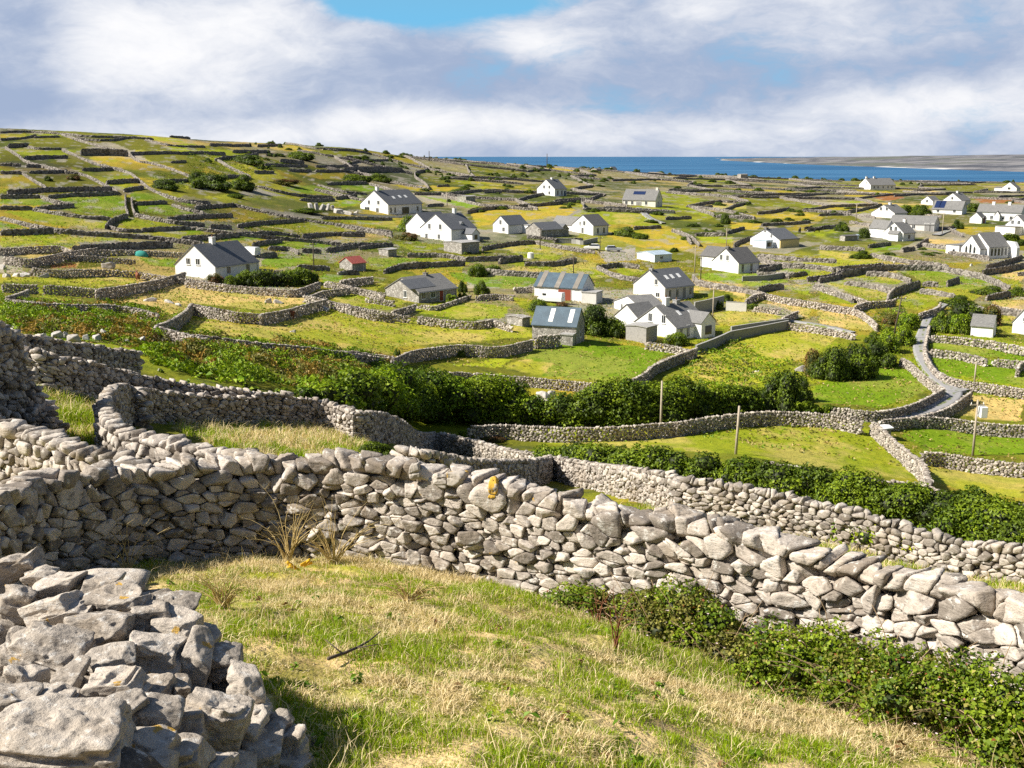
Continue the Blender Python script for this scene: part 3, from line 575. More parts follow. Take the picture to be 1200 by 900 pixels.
def stone_wall(name, P3, level, sx, sh, thick=.62, mat_=None, parent=None, smooth=True, cope=True, gap=.012, rough=.05, rag=.09, p=36, cuts=5):
    """P3: rows of (x, y, height); the wall follows the ground."""
    path, q = resample(P3, .35); nr = frame(path, q); Ltot = q[-1]
    hs = lambda s: np.interp(s, q, path[:, 2])
    Hm = path[:, 2].max(); seeds = []
    ch = min(.27, Hm*.2) if cope else 0
    rows = max(2, int((Hm-ch)/sh))
    for r in range(rows+1):
        h = (r+.5)*sh
        for layer in (-1, 1):
            s = np.arange(RNG.uniform(-sx, 0)*.5, Ltot + sx*.3, sx*RNG.uniform(.85, 1.15)); s = s + RNG.uniform(-.42, .42, len(s))*sx
            hh = h + RNG.uniform(-.36, .36, len(s))*sh
            T_ = thick*(1-.28*hh/Hm)
            t_ = layer*T_*.27 + RNG.uniform(-.06, .06, len(s))
            kp = (hh < hs(s)-ch-.03) & (RNG.uniform(size=len(s)) > .05)
            seeds.append(np.stack([s, t_, hh], 1)[kp])
    body = np.concatenate(seeds); nb = len(body)
    if cope:
        s = []; x = 0.05
        while x < Ltot:
            x += RNG.choice([.11, .14, .17, .21, .27], p=[.25, .3, .25, .14, .06])*max(1, sx/.26); s.append(x)
        s = np.array(s); cp = np.stack([s, RNG.uniform(-.02, .02, len(s)), hs(s) - ch*.42 + RNG.uniform(-.008, .008, len(s))], 1)
        S = np.concatenate([body, cp])
    else: S = body
    n = len(S); lim = np.zeros((n, 3, 4)); Tn = thick*(1-.28*S[:, 2]/Hm)/2
    sgn = np.where(S[:, 1] >= 0, 1, -1)
    tilt = RNG.uniform(-.22, .22, (n, 2))
    lim[:, 0, 0] = tilt[:, 0]; lim[:, 0, 1] = sgn; lim[:, 0, 2] = tilt[:, 1]; lim[:, 0, 3] = Tn - np.abs(S[:, 1]) + RNG.uniform(-.085, .06, n)
    lim[:, 1, 1] = -sgn; lim[:, 1, 3] = Tn + np.abs(S[:, 1])*0 + .02
    lim[:, 2, 0] = RNG.uniform(-.35, .35, n); lim[:, 2, 2] = 1; lim[:, 2, 3] = np.maximum(hs(S[:, 0]) - S[:, 2] + RNG.uniform(-rag, rag, n), .05)
    lim[:, :, :3] /= np.linalg.norm(lim[:, :, :3], axis=2)[..., None]
    V, F, m = voro(S, lim, level, (sx/sh*.92, 1.0, 1.0), gap, p=p, cuts=cuts, rough=rough)
    s = V[:, 0]; X = np.interp(s, q, path[:, 0]); Y = np.interp(s, q, path[:, 1]); nx = np.interp(s, q, nr[:, 0]); ny = np.interp(s, q, nr[:, 1])
    over = np.where(s < 0, s, np.where(s > Ltot, s-Ltot, 0)); X = X + over*ny; Y = Y - over*nx
    base = np.interp(s, q, H(path[:, 0], path[:, 1]))
    W_ = np.stack([X + nx*V[:, 1], Y + ny*V[:, 1], base - .06 + V[:, 2]], 1)
    tint = np.repeat(np.clip(RNG.normal(.5, .24, n), 0, 1), m)
    return np_mesh(name, W_, F, mat_ or M['stone'], parent, smooth, attrs={'tint': tint})
def strip_wall(name, P3, ds, thick=.75):
    path, q = resample(P3, ds, 1); nr = frame(path, q); n = len(path)
    sec = [(-.5, -.5), (-.46, .45), (-.36, .92), (0, 1.03), (.36, .92), (.46, .45), (.5, -.5)]
    base = H(path[:, 0], path[:, 1]); V = np.empty((n, 7, 3)); drop = RNG.uniform(-.09, .06, n) - .5*np.clip(vnoise(q*.16, q*0+len(q), 4)-.62, 0, 1)
    drop[[0, -1]] -= .25
    for k, (u, f) in enumerate(sec):
        tt = u*thick + RNG.uniform(-.06, .06, n); hh = f*path[:, 2] + (RNG.uniform(-.08, .08, n) + drop*(f > .8) if f > 0 else 0)
        al = RNG.uniform(-.3, .3, n)*ds
        V[:, k, 0] = path[:, 0] + nr[:, 0]*tt + nr[:, 1]*al; V[:, k, 1] = path[:, 1] + nr[:, 1]*tt - nr[:, 0]*al; V[:, k, 2] = base + hh
    i, k = np.meshgrid(np.arange(n-1), np.arange(6), indexing='ij'); b = (i*7+k).ravel()
    F = np.stack([b, b+1, b+8, b+7], 1)
    e = [[0,1,6,6],[1,2,5,6],[2,3,4,5]]; ends = np.array([[x for x in r] for r in ([0,1,5,6],[1,2,4,5],[2,3,4,4])])
    ends = np.array([[0,1,5,6],[1,2,4,5]]); F = np.concatenate([F, ends, ends[:, ::-1] + (n-1)*7])
    return np_mesh(name, V.reshape(-1, 3), F, M['stone_far'], None, False)
# landmarks used to say where a wall stands
LM = [('white farmhouse with hedge and shrubs at left',255,312),('long white farmhouse with three roof windows',458,238),('double white house with porch',525,266),('small red roofed shed',412,306),
      ('grey stone cottage with red door',493,338),('shed with blue striped roof',660,338),('stone barn with blue roof',655,385),('off white house with three skylights',785,335),('white house with bay window',785,378),
      ('blue tinted white house with side wing',850,306),('cream yellow gabled house',905,282),('white chapel with lancet windows',1150,290),('small white garden shed',1151,384),('winding grey lane',1085,435),
      ('lone white house on the ridge',648,220),('cream bungalow with solar panel',752,233),('clump of trees by the lane',1000,420),('small concrete tank',1032,506),('flat topped stone hut',546,233),('boulder strewn heath',110,390),
      ('wide dark scrub on hillside',260,212),('tall dark enclosure on hillside',122,184),('teal tarpaulin heap',165,297),('skyline of the left hill',110,152),('left edge of photo on hillside',8,215),('long green hedge',760,475),
      ('walled hill track',153,240),('ochre meadow on hillside',290,246),('white stones in a row',377,243),('round green bush by double white house',482,260),('pale blue roofed shed',766,300),('cluster of white village houses',1050,270),
      ('black cattle herd',952,270),('lone round tree on the plain',850,256),('low white shore house',1026,216),('green potato patch',570,425),('scrub hedge on the rise',432,207),('right edge of photo below chapel',1190,330),('stone ruin near shore',865,208)]
WGROUP = 'dry stone field walls'; LABELS_USED = {}
def auto_label(tops):
    px = np.array([p[0] for p in tops]); py = np.array([p[1] for p in tops]); cx, cy = px.mean(), py.mean()
    ln = np.hypot(px[-1]-px[0], py[-1]-py[0]); dx, dy = px[-1]-px[0], py[-1]-py[0]
    if dx < 0: dx, dy = -dx, -dy
    size = 'short' if ln < 22 else 'long' if ln > 75 else ''
    run = 'running across' if abs(dy) < .14*abs(dx)+1 else ('slanting down rightward' if dy > 0 else 'slanting up rightward')
    order = sorted(LM, key=lambda m: (m[1]-cx)**2 + ((m[2]-cy)*2.2)**2)
    def rel(m):
        ddx, ddy = cx-m[1], (cy-m[2])*2.2
        return ('left of' if ddx < 0 else 'right of') if abs(ddx) > abs(ddy) else ('beyond' if ddy < 0 else 'in front of')
    for size_ in (size, ''):
        for m in order[:4]:
            for w in ('dry stone wall', 'grey field wall', 'rubble stone wall'):
                l = ' '.join(x for x in (size_, w, run, rel(m), m[0]) if x)
                if len(l.split()) <= 16 and l not in LABELS_USED: LABELS_USED[l] = 1; return l
    return l
NW = 0; TRACED = []
def wall(cr, h, s, label=None, thick=.62, name='dry_stone_wall', ymin=14, mat_=None):
    global NW
    tops = T(cr, nums(s)); P3 = []; h = h*(.76 if cr in ('c1', 'c2') else .92 if cr in ('v2', 'v3', 'r1') else 1)
    for px, py in tops:
        g = cast(px, py, h, ymin); P3.append((g.x, g.y, h))
    for (ax, ay), (bx, by) in zip(tops[:-1], tops[1:]):
        for f in np.linspace(0, 1, max(2, int(math.hypot(bx-ax, by-ay)/5))): TRACED.append((ax+(bx-ax)*f, ay+(by-ay)*f))
    D = np.array(P3); seg = np.linalg.norm(np.diff(D[:, :2], axis=0), axis=1).sum(); Ym = np.median(D[:, 1]); Yn = D[:, 1].min()
    if seg < .8: return
    if Yn < 46: o = stone_wall(name, P3, 3, .28, .112, thick, M['stone_mid'], gap=.005, rough=.015)
    elif Yn < 75: o = stone_wall(name, P3, 2, .31, .13, thick, M['stone_mid'], smooth=False, gap=.005)
    elif Ym < 150: o = stone_wall(name, P3, 1, .38, .17, thick-.02, M['stone_mid'], smooth=False, gap=.004)
    elif Ym < 215: o = stone_wall(name, P3, 1, .56, .28, thick, M['stone_mid'], smooth=False, gap=.002)
    else: o = strip_wall(name, P3, .55 if Ym < 320 else .9, .5)
    l = label or auto_label(tops); LABELS_USED[l] = 1
    tag(o, l, 'stone wall', WGROUP, 'thing'); NW += 1
    return o
# --- the large near wall across the foreground: top line in the picture with its measured distance
FT = [(-70,612,10.2),(-30,592,11.2),(0,574,12.0),(33,560,12.7),(100,551,13.6),(160,546,14.3),(233,541,14.8),(283,535,15.1),(333,537,15.2),(400,536,15.1),(443,534,15.0),(493,545,14.8),(547,555,14.5),(580,560,14.3),(633,574,13.9),(683,590,13.5),
      (733,594,13.2),(800,605,12.7),(857,618,12.3),(927,627,11.8),(1000,658,11.3),(1067,667,10.7),(1133,684,10.1),(1200,703,9.5),(1262,722,8.9),(1330,745,8.2)]
FW = []
for px, py, Y in FT:
    X = a_of(px, py)*Y; FW.append((X, Y, max(.9, Y*slope_of(py) - float(H(X, Y)) + .06)))
FW += [(6.0, 7.5, 1.35), (7.2, 6.7, 1.35), (8.8, 5.9, 1.35)]
near_wall = stone_wall('dry_stone_wall', FW, 4, .215, .083, .60, M['stone'], gap=.0045, rough=.014, rag=.055, p=60, cuts=3)
tag(near_wall, 'big near dry stone wall with upright coping stones, curving across the foreground', 'stone wall', WGROUP, 'thing')
# --- the walls just behind it
def wallY(rows, label, thick=.62, lev=3, sx=.28, sh=.112, rough=.015, **kw):   # rows: px, top py, distance, height
    P3 = [(a_of(px, py)*Y, Y, h or max(.3, Y*slope_of(py) - float(H(a_of(px, py)*Y, Y)) + .05)) for px, py, Y, h in rows]
    return tag(stone_wall('dry_stone_wall', P3, lev, sx, sh, thick, M['stone_mid'], gap=.005, rough=rough, **kw), label, 'stone wall', WGROUP, 'thing')
wallY([(-130,366,22,0),(-40,370,26.2,0),(0,378,28.2,0),(12,392,28.8,0),(20,425,29.2,0),(34,452,29.6,0),(50,470,30,0),(64,492,30.4,0)], 'tall dark crumbling wall at left edge, stepping down to the grass', .95)
wall('v5', 1.35, '-60,375 0,392 100,420 230,462 330,500 420,508 450,525', 'hump backed wall directly behind the near wall at far left', .7)
wall('v5', 1.5, '480,280 450,268 410,268 375,290 362,330 385,385 450,425 560,445 700,470 850,497 900,520', 'horseshoe curved wall bending round between two straw meadows', .6)
wall('v5', 1.4, '480,278 560,288 650,297 850,310 1000,302', 'shaded wall along the far side of the straw meadow', .6)
wall('v5', 1.6, '-60,100 40,118 180,160 336,192 510,232 720,268 900,290 1000,298', 'broad topped wall descending from left edge below the boulder heath', .8)
wall('v5', 1.5, '30,92 150,100 300,128 400,140 470,152', 'stub of wall ending in the heath above the broad topped wall', .75)
wall('p', 1.5, '330,461 383,468 433,486 500,501 560,515 600,526 648,533 700,541 760,549 800,556', 'long sunlit wall running from the heath to the lower hedge', .65)
wallY([(800,556,35.2,1.5),(867,575,33.8,1.5),(933,588,32.6,1.45),(1000,601,31.2,1.4),(1067,616,30,1.3),(1133,633,28.6,1.25),(1200,646,27.2,1.2),(1290,664,25.5,1.2)], 'sunlit wall below the lower hedge at right', .65)
wall('p', 1.5, '472,521 500,527 530,532 580,537 620,537 653,531', 'dark faced wall in front of the long sunlit wall', .6)
# --- the walls of the fields, traced window by window: (window, height, top line, label)
WALLS = [
('c3',1.4,'0,55 180,42 355,35 415,62'),('c3',1.5,'425,35 600,25 850,14 1010,10'),('c3',1.6,'30,95 165,118 280,95 400,70 560,50'),('c3',1.3,'185,165 330,180 545,175 700,180 820,190 900,205 975,218'),
('c3',1.6,'570,288 760,265 900,240 990,218 1080,190'),('c3',1.4,'265,265 400,275 570,288'),('c3',1.3,'20,258 120,262 205,266'),('c3',1.5,'40,335 160,295'),('c3',1.4,'35,345 200,365 400,378 640,378 780,396 920,432'),
('c3',1.4,'910,503 1090,415 1115,380'),('c4',1.5,'20,375 150,400 290,425 425,435'),('c4',1.6,'425,435 560,415 700,375 810,350'),('c4',1.3,'690,328 810,352 950,395 1080,425 1200,442'),
('c3',1.3,'910,505 1050,540 1200,577'),('c4',1.2,'0,550 200,572 450,607 700,627 900,657 1170,692'),('c4',1.4,'0,238 170,257 300,272 520,290 620,300 770,248'),
('c4',1.3,'720,330 790,300 940,285'),('c4',1.5,'905,240 1080,220'),('c4',1.3,'810,243 900,262 1060,300 1150,328'),('c3',1.2,'995,222 1200,240'),('c3',1.2,'560,62 780,62 900,66 1090,80'),('c3',1.1,'415,92 600,100 780,118'),
('v2',1.3,'0,700 150,732 310,758'),('v2',1.4,'370,760 500,778 640,788 700,775'),('v2',1.3,'700,775 790,800'),('v2',1.0,'370,705 440,716 600,662'),('v2',1.3,'240,735 345,705'),('v2',1.2,'130,670 240,690'),('v2',1.3,'0,590 140,575'),('v2',1.2,'40,630 140,640 200,650'),
('v2',1.5,'260,515 400,505 580,498'),('v2',1.2,'200,540 260,520'),('v2',1.3,'310,462 480,466 580,480'),('v2',1.4,'580,482 700,480 830,476'),('v2',1.6,'740,490 850,474'),('v2',1.4,'660,432 800,410 905,404'),('v2',1.2,'900,406 1100,440 1190,452'),('v2',1.3,'860,502 1000,507 1090,488'),
('v2',1.4,'650,535 750,545 860,552 980,562'),('v2',1.4,'820,625 895,622'),('v2',1.3,'640,662 720,655 800,662'),('v2',1.3,'0,420 60,418 220,414'),('v2',1.2,'1000,398 1130,394'),('v2',1.0,'870,382 1000,392'),
('v2',2.2,'10,65 100,62 285,66'),('v2',1.4,'0,130 120,128'),('v2',1.2,'130,135 190,150 260,168'),('v2',1.4,'0,190 70,188'),('v2',1.3,'340,178 450,182 575,178'),('v2',1.2,'0,370 110,372'),('v2',1.2,'0,330 120,350 240,372'),('v2',1.3,'590,265 700,247 830,238'),('v2',1.5,'830,238 1000,224 1120,210'),('v2',1.2,'450,145 505,142'),('v2',1.2,'400,235 480,232'),('v2',1.2,'670,175 750,172'),
('v3',1.3,'230,245 400,254 565,266'),('v3',1.2,'660,244 740,240'),('v3',1.3,'950,270 1020,265 1100,248'),('v3',1.4,'520,295 640,290'),('v3',1.2,'370,340 500,334'),('v3',1.2,'550,350 640,380 680,420'),('v3',1.2,'660,370 800,368'),('v3',1.3,'810,362 890,338'),('v3',1.2,'970,325 1100,320 1200,312'),
('v3',1.3,'200,520 300,508 400,520'),('v3',1.2,'200,522 290,565 400,580'),('v3',1.2,'0,505 100,484'),('v3',1.3,'955,522 1060,514'),('v3',1.3,'1000,550 1100,560'),('v3',1.5,'0,215 100,205 180,208'),
('c5',1.3,'260,305 300,345 480,370 640,400'),('c5',1.4,'640,400 700,422 900,456 1200,502'),('c5',1.4,'640,385 700,365 790,358'),('c5',1.5,'570,455 620,420 670,414'),('c5',1.2,'630,490 760,506'),('c5',1.4,'790,555 870,520'),
('c5',1.5,'0,850 130,790 280,735'),('c5',1.2,'0,700 110,715 230,742'),('c5',1.2,'820,590 1000,612 1200,652'),('c5',1.2,'930,320 1030,312 1100,295'),('c5',1.5,'1100,297 1130,278 1200,270'),('c5',1.3,'970,360 1100,396 1200,440'),('c5',1.3,'640,205 780,240 1000,250 1130,268'),('c5',1.4,'640,272 780,240'),
('c5',1.1,'640,290 830,300 930,285'),('c5',1.2,'500,125 540,100 610,80'),('c5',1.2,'640,185 850,205 1100,215'),('c5',1.1,'270,60 440,65'),('c5',1.2,'150,40 210,60 250,110'),
('c6',1.3,'0,325 110,310 130,288'),('c6',1.6,'130,288 270,263 400,248 520,248 700,252 850,275'),('c6',1.4,'80,262 380,240'),('c6',1.2,'280,285 420,295 540,330'),('c6',1.7,'440,385 510,365 590,338'),('c6',1.5,'400,450 410,412 440,385'),('c6',1.2,'150,340 300,356 430,388'),('c6',1.2,'0,370 130,410 300,466'),
('c6',1.4,'210,490 270,465 400,460 440,450'),('c6',1.2,'590,388 700,400 800,416'),('c6',1.5,'590,530 700,500 712,468'),('c6',1.4,'850,280 950,300 1050,340 1120,372'),('c6',1.6,'960,275 1080,260 1200,235'),('c6',1.5,'980,250 1080,225 1190,192'),('c6',1.2,'610,345 700,350'),('c6',1.3,'750,345 820,318'),
('c6',1.3,'980,425 1120,402'),('c6',1.2,'1010,482 1100,500 1200,512'),('c6',1.3,'650,660 800,670 1000,690 1200,730'),('c6',1.2,'640,740 780,755 900,775 980,800'),('c6',1.2,'1040,800 1190,812'),('c6',1.2,'1165,860 1172,830 1200,815'),('c6',1.2,'0,470 120,492 240,516 300,560 340,600'),
('c6',1.2,'290,130 420,115'),('c6',1.3,'490,150 560,138'),('c6',1.2,'570,130 640,92'),('c6',1.2,'300,180 480,215 760,245'),('c6',1.2,'760,165 1000,200'),
('v7',1.5,'-20,400 100,380 300,360 500,370 625,396'),('v7',1.3,'540,348 620,360 700,365 820,335 915,285'),('v7',1.3,'700,392 800,386 930,355 1015,293'),('v7',1.4,'830,380 950,387 1200,412'),('v7',1.5,'670,398 720,440 800,510 850,545 868,608'),('v7',1.4,'850,505 930,510 1050,530 1230,548'),
('v7',1.3,'905,225 950,250 1100,270 1230,288'),('v7',1.2,'300,540 420,560 600,595 840,615 920,650 1050,670 1230,692'),('v7',1.2,'770,175 800,190 860,245 915,283'),('v7',1.1,'868,60 848,150 880,210 905,232'),
('v6',1.6,'180,178 250,145 420,125 550,140 670,112'),('v6',1.9,'690,98 765,94'),('v6',1.3,'210,215 420,222 640,240 780,255 980,268'),('v6',1.5,'980,268 1060,235 1110,190 1200,158'),('v6',1.5,'455,415 560,407 700,415 800,420 1000,415 1185,398'),('v6',1.2,'0,150 90,158 190,172'),
('c1',1.8,'45,142 165,136'),('c1',1.3,'165,150 210,163 360,163'),('c1',1.2,'30,155 110,205 150,240 300,275 390,300'),('c1',1.2,'390,300 480,310 560,345 650,390 690,420'),('c1',1.5,'145,213 260,208 395,206'),('c1',1.3,'0,248 120,255'),('c1',1.3,'150,260 240,262'),('c1',1.3,'0,300 130,303'),('c1',1.2,'130,305 200,350 270,390'),
('c1',1.3,'170,298 290,296 395,293'),('c1',1.6,'40,412 250,398 450,393 665,390'),('c1',1.4,'0,440 235,438'),('c1',1.4,'280,440 450,426 690,418'),('c1',1.3,'235,440 330,475 430,488'),('c1',1.4,'200,510 430,490'),('c1',1.4,'0,503 190,508'),('c1',1.3,'190,515 330,540 500,560 650,570'),
('c1',1.4,'0,560 150,600 320,635 500,650'),('c1',1.4,'500,650 700,665 900,680 1200,715'),('c1',1.5,'0,645 180,640 310,633'),('c1',1.7,'620,612 660,570 745,545'),('c1',1.3,'735,435 735,500 750,545'),('c1',1.3,'770,450 775,500 790,545'),('c1',1.3,'790,545 900,570 1050,595 1200,605'),
('c1',3.0,'470,172 600,170 750,176','tall dark walled enclosure high on the left hillside'),('c1',1.2,'365,170 470,215 560,255 680,280 770,310'),('c1',1.2,'770,310 820,350 880,400 1000,450 1200,490'),('c1',1.2,'360,80 480,120 600,155 700,175'),('c1',1.2,'750,185 800,235 900,250 1000,280 1110,325'),
('c1',1.4,'480,283 660,278'),('c1',1.6,'620,353 810,343'),('c1',1.5,'723,402 840,385'),('c1',1.4,'790,480 980,473'),('c1',1.2,'1010,490 1080,515 1200,540'),('c1',1.3,'980,570 1200,553'),('c1',1.4,'830,635 1110,620'),('c1',1.2,'620,615 720,640 830,640'),('c1',1.3,'1060,685 1200,673'),
('c1',1.2,'0,68 150,62 350,76'),('c1',1.2,'350,76 500,92 700,97 900,106'),('c1',1.4,'760,190 930,184 1060,188'),('c1',1.5,'1060,188 1200,183'),('c1',1.2,'0,110 150,100 210,85'),('c1',1.2,'850,112 960,140 1060,150 1200,152'),('c1',1.2,'430,105 620,118 800,95'),('c1',1.2,'1000,240 1090,235'),('c1',1.3,'900,355 1110,345'),('c1',1.2,'200,95 350,92'),
('c2',1.5,'130,90 370,92'),('c2',1.6,'410,95 550,90'),('c2',1.6,'265,128 480,128'),('c2',1.6,'30,133 220,140'),('c2',1.5,'460,148 560,150'),('c2',2.0,'540,178 680,190'),('c2',2.0,'920,228 1200,226'),('c2',1.4,'745,243 910,243'),('c2',1.4,'590,238 722,243'),('c2',1.3,'390,248 505,248'),('c2',1.4,'820,318 1050,310'),
('c2',1.2,'400,330 520,360 650,385 850,396'),('c2',1.2,'760,325 900,365 1050,380'),('c2',1.4,'660,410 860,408'),('c2',1.5,'870,402 990,386'),('c2',1.3,'40,455 270,438'),('c2',1.4,'0,510 260,498'),('c2',1.2,'0,420 130,425'),('c2',1.2,'270,440 400,470 560,505 700,530'),('c2',1.2,'700,530 900,560 1100,590 1200,600'),
('c2',1.3,'290,560 420,543 680,528'),('c2',1.5,'130,563 255,568'),('c2',1.2,'0,570 130,590 280,612'),('c2',1.3,'280,610 500,600 660,620'),('c2',1.4,'670,622 760,610 1035,604'),('c2',1.4,'0,635 300,613'),('c2',1.2,'300,612 600,640 760,655 900,670'),('c2',1.4,'380,668 550,643'),('c2',1.2,'470,690 600,694 650,720'),('c2',1.6,'425,730 520,723'),('c2',1.5,'670,700 780,708'),
('c2',1.5,'810,700 970,678'),('c2',1.3,'1000,690 1100,680 1200,668'),('c2',1.3,'780,515 1000,518 1200,523'),('c2',1.2,'570,78 720,110 880,126'),('c2',1.3,'750,215 1000,213'),('c2',1.3,'420,820 540,832'),('c2',1.3,'640,800 830,808'),('c2',1.3,'880,832 1000,832'),('c2',1.2,'900,215 1000,185 1090,190'),('c2',1.3,'450,205 700,215'),('c2',1.2,'930,160 1100,185 1190,180'),
('r1',1.2,'0,400 180,395 330,415'),('r1',1.2,'180,440 300,460'),('r1',1.3,'560,470 740,480 790,470'),('r1',1.2,'760,480 840,520'),('r1',1.3,'0,585 100,590 270,600'),('r1',1.2,'440,290 600,280'),('r1',1.2,'600,400 720,410'),('r1',1.2,'490,265 700,275 900,272'),('r1',1.2,'860,300 1200,310'),('r1',1.3,'600,570 760,590'),('r1',1.2,'0,255 220,262'),
]
for w in WALLS: wall(w[0], w[1], w[2], w[3] if len(w) > 3 else None)
# --- walls between the untraced fields of the plain and the far ground: edges of the same lattice
HOUSEZONE = [(1050,268,55,22),(1120,245,50,20),(1175,262,40,22),(1150,290,35,18),(525,266,45,25),(458,238,45,18),(640,265,80,18),(750,233,30,12),(850,305,50,18),(905,281,35,14),(648,219,22,12),(255,308,55,24),(785,340,60,40),(660,340,50,25),(765,300,25,10),(1026,216,28,8)]
def plain_walls():
    cand = []; TR = np.array(TRACED)
    for j in range(-3, 18):
        for i in range(-16, 13):
            for (i2, j2) in ((i+1, j), (i, j+1)):
                if random.random() < .2: continue
                (a1, l1), (a2, l2) = lattice(i, j), lattice(i2, j2); pts = []
                for f in np.linspace(0, 1, 5):
                    a, Y = a1+(a2-a1)*f, math.exp(l1+(l2-l1)*f); X = a*Y; pts.append((X, Y, float(H(X, Y))))
                pr = [project(p) for p in pts]; mx, my = pr[2]
                if not (-20 < mx < 1230 and (152 if mx < 420 else 187) < my < 372): continue
                if min(np.min(np.abs(TR[:, 0]-p[0])/2.2 + np.abs(TR[:, 1]-p[1])) for p in pr) < (7 if my < 262 else 9) and not (mx > 400 and my < 250): continue
                if pts[2][1] < 190: continue
                if any((mx-hx)**2/(hw+6)**2 + (my-hy)**2/(hh+4)**2 < 1 for hx, hy, hw, hh in HOUSEZONE): continue
                cand.append((pts[2][1], [(p[0]+RNG.uniform(-1, 1), p[1]+RNG.uniform(-1, 1), 1.05+.3*random.random()) for p in pts], pr))
    cand.sort(key=lambda c: c[0]); room = max(0, 290-NW); Vs, Fs, n = [], [], 0
    for k, (Ym, P3, pr) in enumerate(cand):
        o = strip_wall('dry_stone_wall', P3, .9 if Ym < 420 else 1.8, .62 if Ym < 420 else .85)
        if k < room: tag(o, auto_label(pr), 'stone wall', WGROUP, 'thing'); continue
        me = o.data; v = np.empty(len(me.vertices)*3, np.float32); me.vertices.foreach_get('co', v); li = np.empty(len(me.loops), np.int32); me.loops.foreach_get('vertex_index', li)
        Vs.append(v.reshape(-1, 3)); Fs.append(li.reshape(-1, 4)+n); n += len(me.vertices); bpy.data.objects.remove(o)
    if Vs: tag(np_mesh('distant_field_walls', np.concatenate(Vs), np.concatenate(Fs), M['stone_far']), 'mesh of tiny grey field walls on the plain toward the sea', 'field walls', kind='stuff')
    return len(cand)
print('walls', NW, plain_walls())
# ---------------------------------------------------------------- houses
def gable_block(wb, rb, x0, x1, y0, y1, zb, ev, rg, ax, over=.22, th=.13, ri=0, strips=None):
    """walls into wb and roof into rb; ax: 'x' or 'y' ridge direction, 'flat', 'mono' (falls towards -y)."""
    if ax == 'flat':
        wb.box(x0, x1, y0, y1, zb, ev); rb.box(x0-.12, x1+.12, y0-.12, y1+.12, ev, ev+.18, ri); return
    if ax == 'mono':
        wb.loft([[(x0,y0,zb),(x0,y1,zb),(x0,y1,rg),(x0,y0,ev)], [(x1,y0,zb),(x1,y1,zb),(x1,y1,rg),(x1,y0,ev)]])
        s = (rg-ev)/(y1-y0); o = over
        rb.loft([[(x0-o,y0-o,ev-s*o+.01),(x0-o,y1+o,rg+s*o+.01),(x0-o,y1+o,rg+s*o+th),(x0-o,y0-o,ev-s*o+th)], [(x1+o,y0-o,ev-s*o+.01),(x1+o,y1+o,rg+s*o+.01),(x1+o,y1+o,rg+s*o+th),(x1+o,y0-o,ev-s*o+th)]], ri); return
    sw = (lambda p: p) if ax == 'x' else (lambda p: (p[1], p[0], p[2]))
    if ax == 'y': x0, x1, y0, y1 = y0, y1, x0, x1
    ym = (y0+y1)/2; s = (rg-ev)/((y1-y0)/2)
    prof = [(y0,zb),(y1,zb),(y1,ev),(ym,rg),(y0,ev)]
    wb.loft([[sw((x, y, z)) for y, z in prof] for x in (x0, x1)])
    for sg, ye in ((-1, y0), (1, y1)):
        yo = ye + sg*over; zo = ev - s*over
        a = [(yo, zo+.015), (ym, rg+.015), (ym, rg+th+.03), (yo, zo+th)]
        rb.loft([[sw((x, y, z)) for y, z in a] for x in (x0-over*.6, x1+over*.6)], ri)
